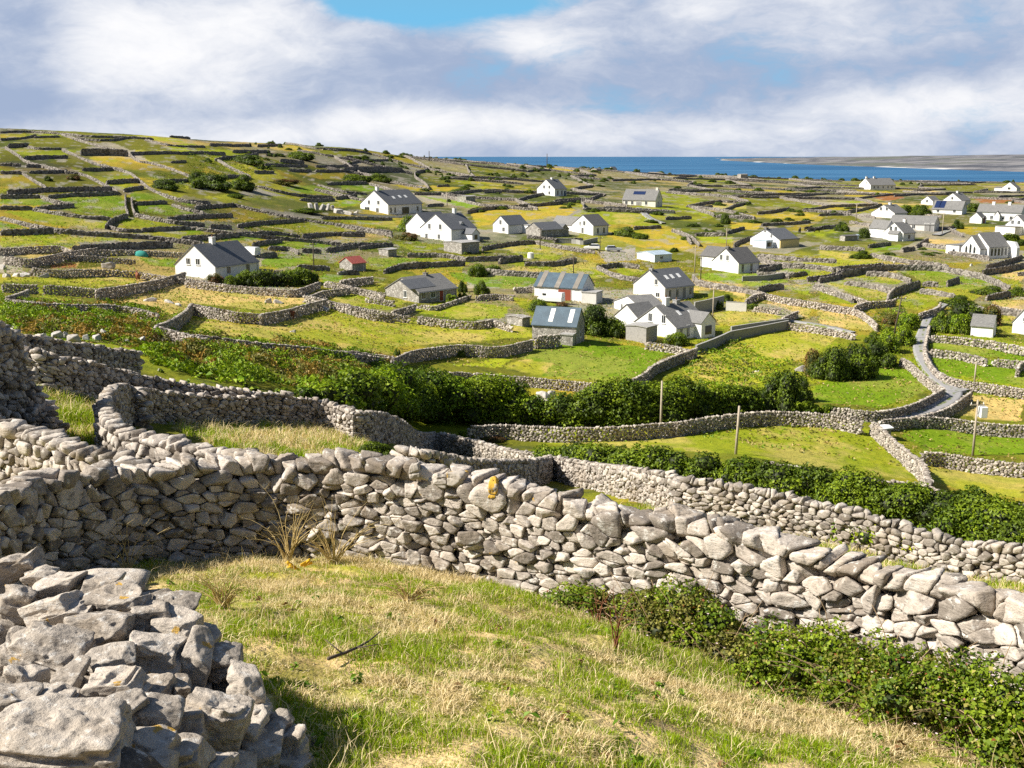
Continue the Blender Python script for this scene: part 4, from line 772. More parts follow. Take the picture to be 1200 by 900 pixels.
def house(name, label, cat, corner, gw, lw, ev, pk, th, mirror=False, wall='white', roof='slate', chim=(), win=(), doors=(), sky=(), wings=(), front=(), ymin=100, roof_strips=(), extra=None, group='houses of the village', pots=True):
    px, py = corner; g = cast(px, py, 0, ymin); k = ppm(g); az = math.atan2(g.x, g.y); t = math.radians(th)
    L, Wd, ev, pk = lw/k/math.cos(t), gw/k/math.sin(t), ev/k, pk/k
    ang = (-t-az) if mirror else (t-az)
    e = empty(name, g, ang, label, cat, group)
    x0, x1 = (-L, 0) if mirror else (0, L)
    wb, rb = MB(), MB(); gable_block(wb, rb, x0, x1, 0, Wd, -2.2, ev, pk, 'x')
    w = wb.build('wall', M[wall], e); r = rb.build('roof', M[roof], e)
    gx = 0; gs = 1 if mirror else -1      # the visible gable lies at x = 0 and faces gs
    def opening(face, u, z, ww, hh, kind='window', m=None):
        f, pane = MB(), MB(); d = .05
        if face == 'F':
            c = x0 + u*(x1-x0); f.box(c-ww/2-.09, c+ww/2+.09, -d, .02, z-.09, z+hh+.09); pane.box(c-ww/2, c+ww/2, -d-.02, -d+.01, z, z+hh)
            if kind == 'window': f.box(c-ww/2-.14, c+ww/2+.14, -.14, .0, z-.16, z-.09); f.box(c-.03, c+.03, -d-.035, -d-.02, z, z+hh)
        else:
            c = u*Wd; a, b_ = sorted((gx+gs*d, gx-gs*.02)); f.box(a, b_, c-ww/2-.09, c+ww/2+.09, z-.09, z+hh+.09)
            a, b_ = sorted((gx+gs*(d+.02), gx+gs*(d-.01))); pane.box(a, b_, c-ww/2, c+ww/2, z, z+hh)
            if kind == 'window': a, b_ = sorted((gx+gs*.14, gx)); f.box(a, b_, c-ww/2-.14, c+ww/2+.14, z-.16, z-.09); a, b_ = sorted((gx+gs*(d+.035), gx+gs*(d+.02))); f.box(a, b_, c-.03, c+.03, z, z+hh)
        fo = f.build(kind, M['frame'], e); pane.build('pane' if kind == 'window' else 'door_panel', M[m or 'glass'], fo)
    for q in win: opening(*q)
    for q in doors: opening(q[0], q[1], 0, q[2], q[3], 'door', q[4])
    for c in chim:
        u, ww, hh, m = c; cb = MB(); cx = x0 + u*(x1-x0) if not mirror else x1 + u*(x0-x1)
        cb.box(cx-ww/2, cx+ww/2, Wd/2-.42, Wd/2+.42, pk-.9, pk+hh); cb.box(cx-ww/2-.07, cx+ww/2+.07, Wd/2-.49, Wd/2+.49, pk+hh, pk+hh+.12)
        ch = cb.build('chimney', M[m], r); pb = MB(); pb.tube((cx, Wd/2, pk+hh+.1), (cx, Wd/2, pk+hh+.5), .13, .1); pb.build('chimney_pot', M['brown'], ch) if pots else None
    sl = (pk-ev)/(Wd/2)
    for u, v, ww, hh, m in sky:          # panels lying in the front roof slope
        cx = x0 + u*(x1-x0); yv = lambda f: f*Wd/2; z = lambda y: ev + sl*y + .17
        y_a, y_b = yv(v)-hh/2, yv(v)+hh/2; sb = MB()
        sb.loft([[(cx-ww/2,y_a,z(y_a)-.06),(cx+ww/2,y_a,z(y_a)-.06),(cx+ww/2,y_a,z(y_a)+.03),(cx-ww/2,y_a,z(y_a)+.03)], [(cx-ww/2,y_b,z(y_b)-.06),(cx+ww/2,y_b,z(y_b)-.06),(cx+ww/2,y_b,z(y_b)+.03),(cx-ww/2,y_b,z(y_b)+.03)]])
        sb.build({'frame':'skylight','solar':'solar_panel'}.get(m, 'roof_strip'), M[m], r)
    for wg in wings:                      # (name, x0, x1, y0, y1, eave, ridge, axis, wall, roof[, windows]) in fractions of L / Wd, heights in metres
        nm, a, b_, c, d, e1, r1, ax, wm, rm = wg[:10]; wb, rb = MB(), MB()
        fx = (lambda u: x0 + u*(x1-x0)); gable_block(wb, rb, fx(a), fx(b_), c*Wd, d*Wd, -2.2, e1, r1, ax)
        wo = wb.build(nm, M[wm], e); rb.build('roof', M[rm], wo)
        for (fc, u, z, ww, hh) in (wg[10] if len(wg) > 10 else ()):
            f = MB(); X0, X1, Y0, Y1 = fx(a), fx(b_), c*Wd, d*Wd
            if fc == 'F': cx = X0+u*(X1-X0); f.box(cx-ww/2, cx+ww/2, Y0-.05, Y0+.02, z, z+hh)
            else:
                cy = Y0+u*(Y1-Y0); xx = X1 if gs > 0 else X0; s_ = sorted((xx+gs*.05, xx-gs*.02)); f.box(s_[0], s_[1], cy-ww/2, cy+ww/2, z, z+hh)
            f.build('window', M['glass'], wo)
    if cat in ('house', 'bungalow') or name == 'chapel':
        gb = MB(); zg = ev - sl*.22 - .02; gb.tube((x0-.1, -.29, zg), (x1+.1, -.29, zg), .065, .065, 7); gb.tube((x1-.25 if not mirror else x0+.25, -.06, zg), (x1-.25 if not mirror else x0+.25, -.06, -.5), .05, .05, 6)
        gb.tube((x1-.25 if not mirror else x0+.25, -.3, zg), (x1-.25 if not mirror else x0+.25, -.05, zg-.2), .05, .05, 6); gb.build('gutter', M['metal'], r)
    if extra: extra(e, x0, x1, Wd, ev, pk)
    return e
W_ = lambda f, u, z=1.0, w=.9, h=1.15: (f, u, z, w, h)
house('farmhouse','big white farmhouse with grey slate roof, chimney and shrubs along its side','house',(253,329),46,51,16.5,40,48,wall='white',roof='slate',chim=[(.42,.9,1.1,'white')],
      win=[W_('G',.42,2.75,.8,1),W_('G',.66,2.75,.8,1),W_('F',.3),W_('F',.75)],wings=[('extension',1.0,1.22,.2,.9,2.2,3.4,'x','white','slate')],ymin=150)
house('farmhouse','long white farmhouse with black roof, three skylights and recessed porch on rise','house',(455,251.5),33,41,11.5,27,45,chim=[(.1,1,1.2,'white')],win=[W_('G',.68,3.1),W_('G',.34,3.1),W_('G',.75,.5,2,1.6),W_('G',.38,.6,1.1,1.3),W_('F',.08,.5,.7,1.6),W_('F',.2,.5,.7,1.6),W_('F',.86,.7,.8,1.4)],
      sky=[(.35,.45,.9,1.1,'frame'),(.55,.5,.9,1.1,'frame'),(.72,.5,.9,1.1,'frame')],doors=[('F',.5,3.2,2.1,'glass')],ymin=200)
house('farmhouse','white two part house with dormer and glazed porch above flat roofed annex','house',(529,283.5),37,30,14.5,31,46,chim=[(.75,.9,1.3,'white')],win=[W_('G',.7,3.2,.8,1.3),W_('G',.35,3.2,.8,1.3),W_('G',.8,.6,.8,1.2),W_('G',.4,.6,.8,1.2)],
      wings=[('rear_block',.3,1.25,1.0,1.75,3.6,7.0,'x','white','slate'),('porch',.42,.72,-.32,0,2.1,3.3,'y','white','slate',[('F',.5,.6,1.2,1.2)]),('dormer',.5,.66,.12,.55,4.3,5.0,'y','white','slate',[('F',.5,3.5,.9,.6)])],ymin=170)
house('outbuilding','grey stone annex with pale flat roof before the white two part house','outbuilding',(541,298),21,21,13,14,45,wall='masonry',roof='paletile',ymin=150,doors=[('F',.5,.9,1.9,'darkgrey')])
house('cottage','small white gabled cottage with black roof and stone side','house',(595.5,274),18,23,10.5,20,45,win=[W_('G',.5,2.6,.8,1.2),W_('G',.3,.6)],wings=[('link',.75,1.15,-.35,.1,2.2,2.4,'flat','white','paletile')],ymin=170)
house('cottage','low grey stone cottage with dark slate roof beside small black roofed cottage','house',(634,278),18,26,8.5,16,42,wall='masonry',win=[W_('F',.2,.6,.6,1),W_('F',.5,.6,.6,1),W_('F',.75,.6,.6,1)],wings=[('extension',1.0,1.35,.1,1.1,1.9,3.2,'y','masonry','slate')],ymin=170)
house('farmhouse','white gabled house with brownish roof and grey roofed left wing','house',(695,276),25,18,11.5,23,47,roof='darktile',win=[W_('G',.42,2.9,.8,1.2),W_('G',.62,2.9,.5,1),W_('G',.5,.5,.8,1.6),W_('F',.3,.5,.7,1.6),W_('F',.7,.5,.7,1.6)],
      wings=[('left_wing',.25,.9,1.0,2.2,2.6,4.9,'y','white','greytile')],ymin=190)
house('farmhouse','lone white house with dark roof on the ridge against the moor','house',(650,230),21,14,8.5,19,48,chim=[(.5,.9,.7,'white')],win=[W_('G',.3,3.2),W_('G',.6,3.2),W_('G',.3,.8),W_('F',.25,.5,.8,1.8),W_('F',.6,.5,.8,1.8)],doors=[('F',.85,1,2.1,'bluedoor')],ymin=280)
house('bungalow','cream long bungalow with grey roof and dark solar panel, viewed side on','house',(768,243),8,39,8.5,20,20,mirror=True,wall='cream',roof='greytile',chim=[(.06,.9,.8,'cream')],sky=[(.45,.62,5,1.2,'solar')],win=[W_('F',.12),W_('F',.3),W_('F',.72),W_('G',.4,.9,.9,1.2),W_('G',.5,3.4,.8,1)],doors=[('F',.5,2.2,2,'darkgrey')],ymin=270)
house('farmhouse','off white house with slate roof and three pale skylights','house',(779,352),38,34,15,33,46,wall='offwhite',win=[W_('G',.28,2.9,.7,1.0),W_('G',.22,.5,.9,.8),W_('F',.17,.4,.6,1.5),W_('F',.42,.4,.6,1.5),W_('F',.88,.6,.6,1.4)],doors=[('F',.66,.9,2.1,'darkgrey')],
      sky=[(.32,.5,.7,1.0,'frame'),(.52,.52,.7,1.0,'frame'),(.76,.54,.7,1.0,'frame')],chim=[(.06,.4,.3,'grey')],ymin=120)
house('farmhouse','white house with grey tiles, white chimney and bay window in front','house',(792,399),50,39,15,37,50,wall='white',roof='greytile',chim=[(.3,.9,1.1,'white'),(.62,.9,.5,'grey')],win=[W_('G',.62,2.5,.7,1.2),W_('G',.3,2.5,.7,1.2),W_('F',.15,.5,.5,1.3),W_('F',.36,.3,.6,1.8)],
      sky=[(.42,.55,.6,.9,'frame'),(.74,.5,.6,.9,'frame')],wings=[('bay_window',.55,.98,-.16,.3,2.5,3.9,'y','white','greytile',[('F',.5,.5,1.6,1.4)]),('rear_block',.1,.75,1.0,1.6,2.4,4.4,'x','white','greytile')],ymin=110)
house('cottage','low white cottage with long grey roof behind bay windowed house','house',(751,372),33,28,11,21,30,roof='greytile',win=[W_('G',.3,.6,.6,.9),W_('G',.7,.6,.6,.9)],mirror=False,ymin=120)
house('outbuilding','weathered grey board shed with flat pale roof beside bay windowed house','shed',(757,402),24,13,18,19,60,wall='board',roof='paletile',ymin=110)
house('farmhouse','white gabled house with dark tiles, left chimney wing, bluish lit side','house',(865,321),31,24,12.5,28,49,wall='white',roof='darktile',win=[W_('G',.42,2.9,.7,1.2),W_('G',.66,2.9,.7,1.2),W_('F',.2,.4,.7,1.7),W_('F',.62,.4,.7,1.7)],
      wings=[('left_wing',.35,1.0,1.0,1.75,3.2,5.3,'y','white','darktile')],chim=[(.1,.8,.4,'greytile')],ymin=170)
house('farmhouse','house with wide white gable and yellow side wall, dark roof, glass porch','house',(913,291),34,22,9.5,21,50,wall='white',roof='slate',chim=[(.05,.9,.4,'greytile')],win=[W_('G',.28,2.8,.6,1),W_('G',.55,.9,1,.8),W_('G',.8,.9,.9,1.1),W_('F',.2,.6),W_('F',.75,.6)],
      wings=[('side_wall',.01,.99,-.03,0,2.35,2.4,'flat','yellow','slate'),('porch',-.45,-.1,.15,.6,2.1,2.5,'flat','bluewhite','palesheet',[('F',.5,.5,2,1.2)])],ymin=200)
house('outbuilding','low shed with pale blue metal roof and blue wall','shed',(767,307),21,20,8,11,40,wall='bluewhite',roof='palesheet',win=[W_('F',.4,.7,.8,.6)],ymin=170)
house('outbuilding','white farm shed with blue striped metal roof and red brown door','barn',(682,354),14,57,16,30,22,mirror=True,wall='white',roof='bluesheet',sky=[(.12,.5,1.0,3.6,'translucent_strip'),(.48,.5,1.0,3.6,'translucent_strip'),(.86,.5,1.0,3.6,'translucent_strip')],doors=[('F',.64,2.6,2.2,'reddoor')],
      wings=[('side_annex',1.0,1.3,-.05,.5,1.9,2.0,'flat','offwhite','paletile')],ymin=110)
house('outbuilding','stone barn with blue metal roof and two pale roof lights','barn',(675,405),10,52,23,41,16,mirror=True,wall='masonry',roof='bluesheet',sky=[(.40,.32,.7,.9,'frame'),(.40,.68,.7,.9,'frame'),(.84,.32,.7,.9,'frame'),(.84,.68,.7,.9,'frame')],win=[W_('G',.5,1.0,.6,.6)],wings=[('lean_to',.72,.98,-.3,0,1.7,1.9,'flat','masonry','paletile')],ymin=110)
house('cottage','grey stone cottage with half slate half grey roof and red door','house',(491,356),40,46,13.5,28,44,wall='masonry',roof='greytile',win=[W_('G',.4,.9,.7,1.1),W_('F',.12,.8,.9,1.1),W_('F',.36,.8,1.0,1.1),W_('F',.78,.8,.9,1.1)],doors=[('F',.58,.9,2,'reddoor')],
      sky=[(.2,.5,6.4,2.7,'slate')],chim=[(.62,.5,.4,'greytile')],ymin=110)
house('outbuilding','small stone shed with bright red metal roof','shed',(413,317.5),15,16,8.5,15,42,wall='masonry',roof='redsheet',doors=[('F',.5,2.4,1.5,'darkgrey')],ymin=140)
house('farmhouse','white house with porch and left wing in front of long grey barn','house',(1058,283),22,13,10,21,52,roof='greytile',win=[W_('G',.4,3.1),W_('G',.65,3.1),W_('G',.3,.7,1.2,1.2),W_('F',.5,.7)],wings=[('left_wing',.2,.9,1.0,1.9,3.4,5.6,'y','white','greytile'),('porch',-.28,0,.1,.6,2.3,3.0,'y','white','greytile')],chim=[(.9,.9,.8,'white')],ymin=200)
house('outbuilding','long grey roofed barn with dark doors behind white porch house','barn',(1094,271.5),6,50,8,17,14,mirror=True,wall='offwhite',roof='greytile',doors=[('F',.86,2.0,2.6,'darkgrey'),('F',.95,1.4,2.6,'darkgrey')],win=[W_('F',.55,.8)],ymin=220)
house('farmhouse','white gabled house left of round green bushes in distant cluster','house',(1048,256),26,14,6,15,58,roof='greytile',chim=[(.5,1,.7,'white')],win=[W_('G',.35,2.8),W_('G',.6,2.8)],ymin=250)
house('farmhouse','white house with blue solar panels across its roof','house',(1127,251.5),5,33,6,15,16,mirror=True,roof='greytile',sky=[(.15,.5,2.2,2.6,'solar'),(.3,.5,2.2,2.6,'solar')],win=[W_('F',.2,.7),W_('F',.75,.7),W_('G',.5,2.6)],ymin=260)
house('farmhouse','white gabled house rising behind the solar panelled house','house',(1126,241),20,10,6,14,62,roof='greytile',chim=[(.5,.9,.8,'white')],win=[W_('G',.5,2.6)],ymin=320)
house('cottage','tiny white gabled house behind the green bushes','house',(1093,240),13,8,4,9.5,58,roof='greytile',win=[W_('G',.5,1)],ymin=320)
house('farmhouse','long low white house with grey roof and central porch at right','house',(1196,260),4,48,11,19,12,mirror=True,roof='greytile',chim=[(.32,1,.9,'white'),(.68,1,.9,'white')],win=[W_('F',.18,.7),W_('F',.34,.7),W_('F',.6,.7),W_('F',.78,.7)],wings=[('porch',.42,.54,-.22,0,2.3,3.6,'y','white','greytile')],ymin=230)
house('garage','small white gabled garage with red side door','garage',(1150,262),13,5,6,12.5,68,roof='greytile',doors=[('F',.5,1.6,2.2,'reddoor')],ymin=230)
house('farmhouse','white gabled house with low front annex at right edge behind the chapel','house',(1203,276),24,16,11,23,55,roof='greytile',win=[W_('G',.4,3.4),W_('G',.68,3.4),W_('G',.3,.8)],wings=[('front_annex',-.5,0,.2,1.1,2.6,3.4,'flat','white','greytile')],ymin=210)
def chapel_extra(e, x0, x1, Wd, ev, pk):
    wb, rb = MB(), MB(); gable_block(wb, rb, -2.2, 0, Wd*.12, Wd*.95, -2.2, ev*.85, pk*.9, 'x'); c = wb.build('chancel', M['white'], e); rb.build('roof', M['greytile'], c)
    for u in (.36, .54, .72):
        for f_, m in ((.13, 'frame'), (0, 'glass')):
            l = MB(); y = Wd*u; h0 = ev*.45; tp = ev*.95 + (ev*.2 if u == .54 else 0); w = .34+f_
            pts = [(y-w, h0-f_), (y+w, h0-f_), (y+w, tp-.3), (y, tp+.3+f_), (y-w, tp-.3)]
            xx = -2.2-.06-(.03 if m == 'glass' else 0); l.loft([[(xx, a, b) for a, b in pts], [(xx+.08, a, b) for a, b in pts]]); l.build('lancet_window' if m == 'frame' else 'pane', M[m], c)
    for u in (.15, .32, .49, .66, .83):
        l = MB(); cx = x0+u*(x1-x0); pts = [(cx-.3, ev*.25), (cx+.3, ev*.25), (cx+.3, ev*.75), (cx, ev*.86), (cx-.3, ev*.75)]
        l.loft([[(a, -.07, b) for a, b in pts], [(a, .02, b) for a, b in pts]]); l.build('window', M['glass'], e)
    b = MB(); b.box(x1+.0, x1+1.0, -2.4, Wd+.3, -2, ev*.9); b.loft([[(x1+.0,-2.4,ev*.9),(x1+1,-2.4,ev*.9),(x1+1,Wd+.3,ev*.9),(x1,Wd+.3,ev*.9)], [(x1+.0,-1.4,ev*1.35),(x1+1,-1.4,ev*1.35),(x1+1,Wd*.7,ev*1.45),(x1,Wd*.7,ev*1.45)]]); b.build('gable_screen_wall', M['white'], e)
    b, rb = MB(), MB(); gable_block(b, rb, -2, 2.4, Wd+.6, Wd+5.2, -2, 2.9, 2.9, 'flat'); s = b.build('sacristy', M['white'], e); rb.build('roof', M['greytile'], s)
    d = MB(); d.box(-2.06, -1.9, Wd+2, Wd+2.8, .8, 1.9); d.build('window', M['glass'], s)
house('chapel','white chapel with lancet windows, stepped twin gables and tall end wall','chapel',(1158,303.5),25,22,14,29,48,roof='greytile',ymin=210,extra=chapel_extra)
house('bungalow','long white shore house with two chimneys by the water','house',(1020,222),13,28,5,12.5,36,roof='greytile',chim=[(.05,1.2,1,'white'),(.35,1.2,1,'white')],win=[W_('G',.4,3.4),W_('F',.15,.8),W_('F',.3,.8),W_('F',.5,.8),W_('F',.7,.8),W_('F',.85,.8)],ymin=380)
house('cottage','small white gabled house at right edge by the shore','house',(1191,224.5),16,4,4,10.5,72,roof='greytile',win=[W_('G',.5,1.2,1.6,1.3)],wings=[('left_wing',.0,1.0,1.0,1.5,2,2.6,'y','white','greytile')],ymin=400)
house('garden_shed','small white garden shed with grey sloping roof by the lane','shed',(1163,395.5),3,24,13,24,8,mirror=True,roof='greytile',ymin=120)
house('farmhouse','white gabled house cut off by the right edge of photo, near the garden shed','house',(1216,394),28,14,13,33,62,roof='greytile',win=[W_('G',.55,2.2,.5,.5)],ymin=120)
house('hut','flat topped grey stone hut on the open slope','hut',(546,237.5),10,11,7,7.5,45,wall='masonry',roof='paletile',doors=[('F',.6,.9,1.5,'darkgrey')],ymin=220,pots=False)
house('ruin','roofless grey stone ruin near the shore','ruin',(868,209.5),4,8,5,5.4,40,wall='masonry',roof='masonry',ymin=400)
house('outbuilding','low grey stone byre beside the cattle field','shed',(990,283),6,14,6,7,40,wall='masonry',roof='darktile',ymin=220); house('outbuilding','pale blue tank shed right of the stone byre','shed',(1000,281),3,6,5,5.6,40,wall='bluewhite',roof='palesheet',ymin=220)
house('cottage','tiny white house on the skyline above the sea','house',(718,200),5,5,2,4.5,50,roof='slate',ymin=450); house('cottage','tiny dark roofed house left of another on the sea skyline','house',(699,200.5),6,6,2.2,3.2,45,wall='masonry',roof='slate',ymin=450)
house('tank_house','small concrete tank with white slab top at the wall corner','water tank',(1031,514),8,12,11,12,40,wall='grey',roof='white',ymin=80,group='small structures')
house('outbuilding','small stone hut with pale flat roof beside the red roofed shed','hut',(455,301),11,10,8,9,45,wall='masonry',roof='paletile',ymin=150)
house('outbuilding','tumbledown stone outhouse left of the blue roofed stone barn','hut',(612,384),18,9,11,12,48,wall='masonry',roof='masonry',ymin=110)
# ---------------------------------------------------------------- concrete and block garden walls
def block_wall(label, pts, h, th=.25, m='grey', cr='p', ymin=90):
    P3 = [cast(x, y, h, ymin) for x, y in T(cr, nums(pts))]; path, q = resample([(p.x, p.y) for p in P3], 1.5, 0); nr = frame(path, q); z = H(path[:, 0], path[:, 1])
    b = MB(); c = MB()
    for bb, t_, z0, z1 in ((b, th, -.8, h-.08), (c, th+.08, h-.08, h)):
        bb.loft([[(path[i,0]+nr[i,0]*s*t_/2, path[i,1]+nr[i,1]*s*t_/2, z[i]+zz) for s, zz in ((-1,z0),(1,z0),(1,z1),(-1,z1))] for i in range(len(path))])
    o = b.build('garden_wall', M[m]); c.build('coping', M['paletile'], o); return tag(o, label, 'garden wall', 'plastered garden walls')
block_wall('long dark grey garden wall right of the bay windowed house','280,722 480,640 820,577',1.5,m='darkgrey',cr='c5')
block_wall('second grey garden wall just behind the long dark one','485,612 600,595 820,565',1.2,m='grey',cr='c5')
block_wall('grey block terrace wall beside house with three skylights','270,470 345,455 440,432',2.2,m='grey',cr='c5')
block_wall('whitish block wall section by dark bushes','455,465 575,472',1.7,m='offwhite',cr='c5')
block_wall('pale front garden wall of the bungalow with solar panel','200,250 420,262 560,270',.9,m='grey',cr='v3')
block_wall('pale yard wall in front of the grey roofed left wing house','0,395 90,400 130,408 200,392',1.2,m='paletile',cr='v3')
block_wall('whitewashed forecourt wall of the long white farmhouse','0,272 130,285 260,290 380,280',.7,m='white',cr='v2')
block_wall('low grey terrace wall in front of blue tinted white house','880,575 990,570 1090,555',1.2,m='darkgrey',cr='v3')
# ---------------------------------------------------------------- utility poles
def pole(px, top, base, label, m='pole', lean=0, ymin=90, arms=1, box=False):
    g = cast(px, base, 0, ymin); h = (base-top)/ppm(g)*1.0
    e = empty('utility_pole', g, random.uniform(-.4, .4), label, 'utility pole', 'utility poles'); s = MB(); r = max(.11, .45/ppm(g)) 
    s.tube((0, 0, -.5), (lean*h, 0, h), r*1.15, r*.8, 10); s.build('shaft', M[m], e, smooth=True)
    if arms:
        b = MB(); b.box(lean*h-.7, lean*h+.7, -.06, .06, h-.55, h-.42); ca = b.build('crossarm', M[m], e)
        for x in (-.6, 0, .6):
            i = MB(); i.tube((lean*h+x, 0, h-.42), (lean*h+x, 0, h-.22), .05, .035, 6); i.build('insulator', M['white'], ca)
    if box: b = MB(); b.box(.25, .95, -.35, .35, h*.68, h*.68+1.1); b.tube((.1, 0, h*.75), (.3, 0, h*.75), .06, .06, 6); b.build('transformer', M['carwhite'], e, bevel=.06)
pole(862,474,533,'bare wooden pole standing behind the lower hedge',ymin=60,arms=0,lean=.03); pole(774,445,508,'wooden pole in front of the long green hedge',ymin=70,arms=0)
pole(1140,467,533,'wooden pole carrying a white transformer box at right',ymin=60,box=True); pole(1046,346,398,'tall leaning dark pole in the scrub beside the lane','darkpole',lean=.13)
pole(1142,423,448,'slim pole in the green field right of the lane',arms=0); pole(835,336,378,'pole right of the bay windowed house'); pole(821,300,330,'dark pole in front of the blue tinted white house','darkpole')
pole(814,288,320,'pole at left end of the blue tinted white house'); pole(851,267,290,'pole left of the yellow sided house'); pole(1003,238,259,'pale pole left of the distant white cluster'); pole(1104,249,275,'pale pole in the middle of the white cluster')
pole(368,284,317,'thin pole above the shrubs of the farmhouse','darkpole'); pole(672,300,321,'dark pole beyond the striped farm shed','darkpole'); pole(633,267,292,'pole in front of the low stone cottage','darkpole'); pole(524,225,242,'pole right of the long white farmhouse')
pole(703,277,297,'pole in front of the grey roofed left wing house','darkpole'); pole(503,177,189,'thin pole on the hill skyline against the sea','darkpole',ymin=300,arms=0); pole(641,180,196,'thin pole on skyline above the lone white house','darkpole',ymin=350,arms=0)
# ---------------------------------------------------------------- cars, cattle and other small things
def car(px, py, yaw, m, label, van=False, ymin=100, L=4.3):
    g = cast(px, py, 0, ymin); e = empty('parked_car', g, yaw, label, 'van' if van else 'car', 'parked vehicles'); W2 = .88
    prof = [(-L/2,.3),(L/2,.3),(L/2,.8),(L/2-1.0,.98),(L/2-1.3,1.0),(-L/2+.1,1.02),(-L/2,.75)] if not van else [(-L/2,.3),(L/2,.3),(L/2,.95),(L/2-.7,1.15),(-L/2,1.15)]
    b = MB(); b.loft([[(x, y*W2*f, z) for x, z in prof] for y, f in ((-1, 1), (1, 1))]); b.build('body', M[m], e, bevel=.07)
    top = [(L/2-1.35,1.0),(L/2-2.0,1.48),(-L/2+.7,1.5),(-L/2+.15,1.02)] if not van else [(L/2-.75,1.15),(L/2-1.3,1.95),(-L/2,1.95),(-L/2,1.15)]
    b = MB(); b.loft([[(x, y*W2*(.97 if z < 1.2 else .8), z) for x, z in top] for y in (-1, 1)]); cb = b.build('cabin', M['glass'] if not van else M[m], e, bevel=.04)
    b = MB(); b.box(-L/2+.6, L/2-1.9, -W2*.82, W2*.82, 1.47, 1.55); b.build('roof_panel', M[m], cb, bevel=.03) if not van else None
    if van: b = MB(); b.box(L/2-1.7, L/2-1.0, -W2*.93, W2*.93, 1.25, 1.75); b.build('side_window', M['glass'], cb)
    for x in (-L/2+.8, L/2-.85):
        for y in (-1, 1): w = MB(); w.tube((x, y*W2*.99, .32), (x, y*W2*.78, .32), .32, .32, 14); w.build('wheel', M['rubber'], e)
    for y in (-1, 1): w = MB(); w.box(L/2-.05, L/2+.03, y*.62-.16, y*.62+.16, .62, .78); w.build('headlight', M['frame'], e)
car(694,292.5,2.9,'carwhite','white car parked by the field wall above the striped shed',ymin=150); car(719,294.5,.1,'carsilver','silver car parked right of the white car',ymin=150); car(646,354.5,2.7,'carwhite','white van parked in the yard of the striped shed',True,ymin=100,L=4.9)
car(293,300,2.6,'carwhite','white van half hidden right of the farmhouse with shrubs',True,ymin=150,L=4.6)
def skin_body(name, pts, edges, m, parent, sub=2):
    me = bpy.data.meshes.new(name); me.from_pydata([p[:3] for p in pts], edges, []); o = link(bpy.data.objects.new(name, me), parent)
    md = o.modifiers.new('Skin', 'SKIN'); 
    for i, p in enumerate(pts):
        sv = me.skin_vertices[0].data[i]; sv.radius = (p[3], p[3] if len(p) < 5 else p[4]); sv.use_root = (i == 0)
    o.modifiers.new('Sub', 'SUBSURF').levels = sub; o.modifiers[-1].render_levels = sub; me.materials.append(m); return o
def cow(px, py, yaw, m, label, s=1.0, graze=False, ymin=100):
    g = cast(px, py, 0, ymin); e = empty('cow', g, yaw, label, 'cow', 'grazing cattle'); e.scale = (s, s, s); hz = .55 if graze else 1.42; hx = 1.25 if graze else 1.3
    pts = [(0,0,.98,.36,.40),(-.65,0,1.02,.30,.34),(.55,0,1.0,.32,.40),(.85,0,1.12,.20,.24),(hx-.12,0,hz+.08,.15),(hx+.12,0,hz-.08,.11),(hx+.28,0,hz-.22,.085)]
    ed = [(0,1),(0,2),(2,3),(3,4),(4,5),(5,6)]
    for x, y, kx in ((.55,.18,.03),(.55,-.18,.0),(-.68,.18,-.06),(-.68,-.18,-.02)):
        i = len(pts); pts += [(x, y, .72, .14), (x+kx+(-.08 if x < 0 else .02), y, .42, .075), (x+kx, y, .06, .06)]; ed += [(2 if x > 0 else 1, i), (i, i+1), (i+1, i+2)]
    i = len(pts); pts += [(-.98,0,1.1,.05),(-1.04,0,.55,.03)]; ed += [(1,i),(i,i+1)]
    for y in (-1, 1): i = len(pts); pts += [(hx-.16, y*.2, hz+.12, .035), (hx-.2, y*.3, hz+.09, .02)]; ed += [(4,i),(i,i+1)]
    skin_body('body', pts, ed, m, e)
    for y in (-1, 1): h = MB(); h.tube((hx-.12, y*.08, hz+.16), (hx-.05, y*.2, hz+.36), .03, .012, 6); h.build('horn', M['paletile'], e)
cow(338,374.5,math.pi*.94,M['browncow'],'reddish brown cow standing against the shaded field wall',ymin=110,graze=True); cow(161.5,328.5,2.0,M['browncow'],'reddish brown cow half hidden at the field corner left of farmhouse',ymin=130)
for i, (px, py, a, l) in enumerate([(946,271,.3,'leftmost black cow of the small herd on the plain'),(951,272,2.9,'black cow grazing second from left in the herd'),(957.5,272.5,.1,'rightmost black cow of the small herd on the plain'),(937,273.5,1.2,'black cow standing apart to the left of the herd')]): cow(px, py, a, M['blackcow'], l, 1.15, i == 1, 220)
g = cast(165.5, 300.5, 0, 130); b = MB(); rr = lambda x, k: [(x, math.cos(a)*1.0*k, max(0, math.sin(a))*1.25*k-.1) for a in np.linspace(-.3, math.pi+.3, 12)]
b.loft([rr(x, k) for x, k in ((-1.3,.35),(-1.1,.85),(-.3,1.02),(.5,.95),(1.1,.7),(1.35,.3))]); o = b.build('tarpaulin', M['teal'], smooth=True); o.location = g; tag(o, 'bright teal tarpaulin draped over a heap by the wall', 'tarpaulin')
g = cast(622, 302.5, 0, 150); e = empty('water_tank', g, 0, 'white cylindrical water tank in the green field', 'water tank', 'small structures'); b = MB(); b.tube((0,0,-.3),(0,0,1.25),.82,.8,20); b.build('tank', M['white'], e); b = MB(); b.tube((0,0,1.25),(0,0,1.42),.84,.5,20); b.build('lid', M['offwhite'], e)
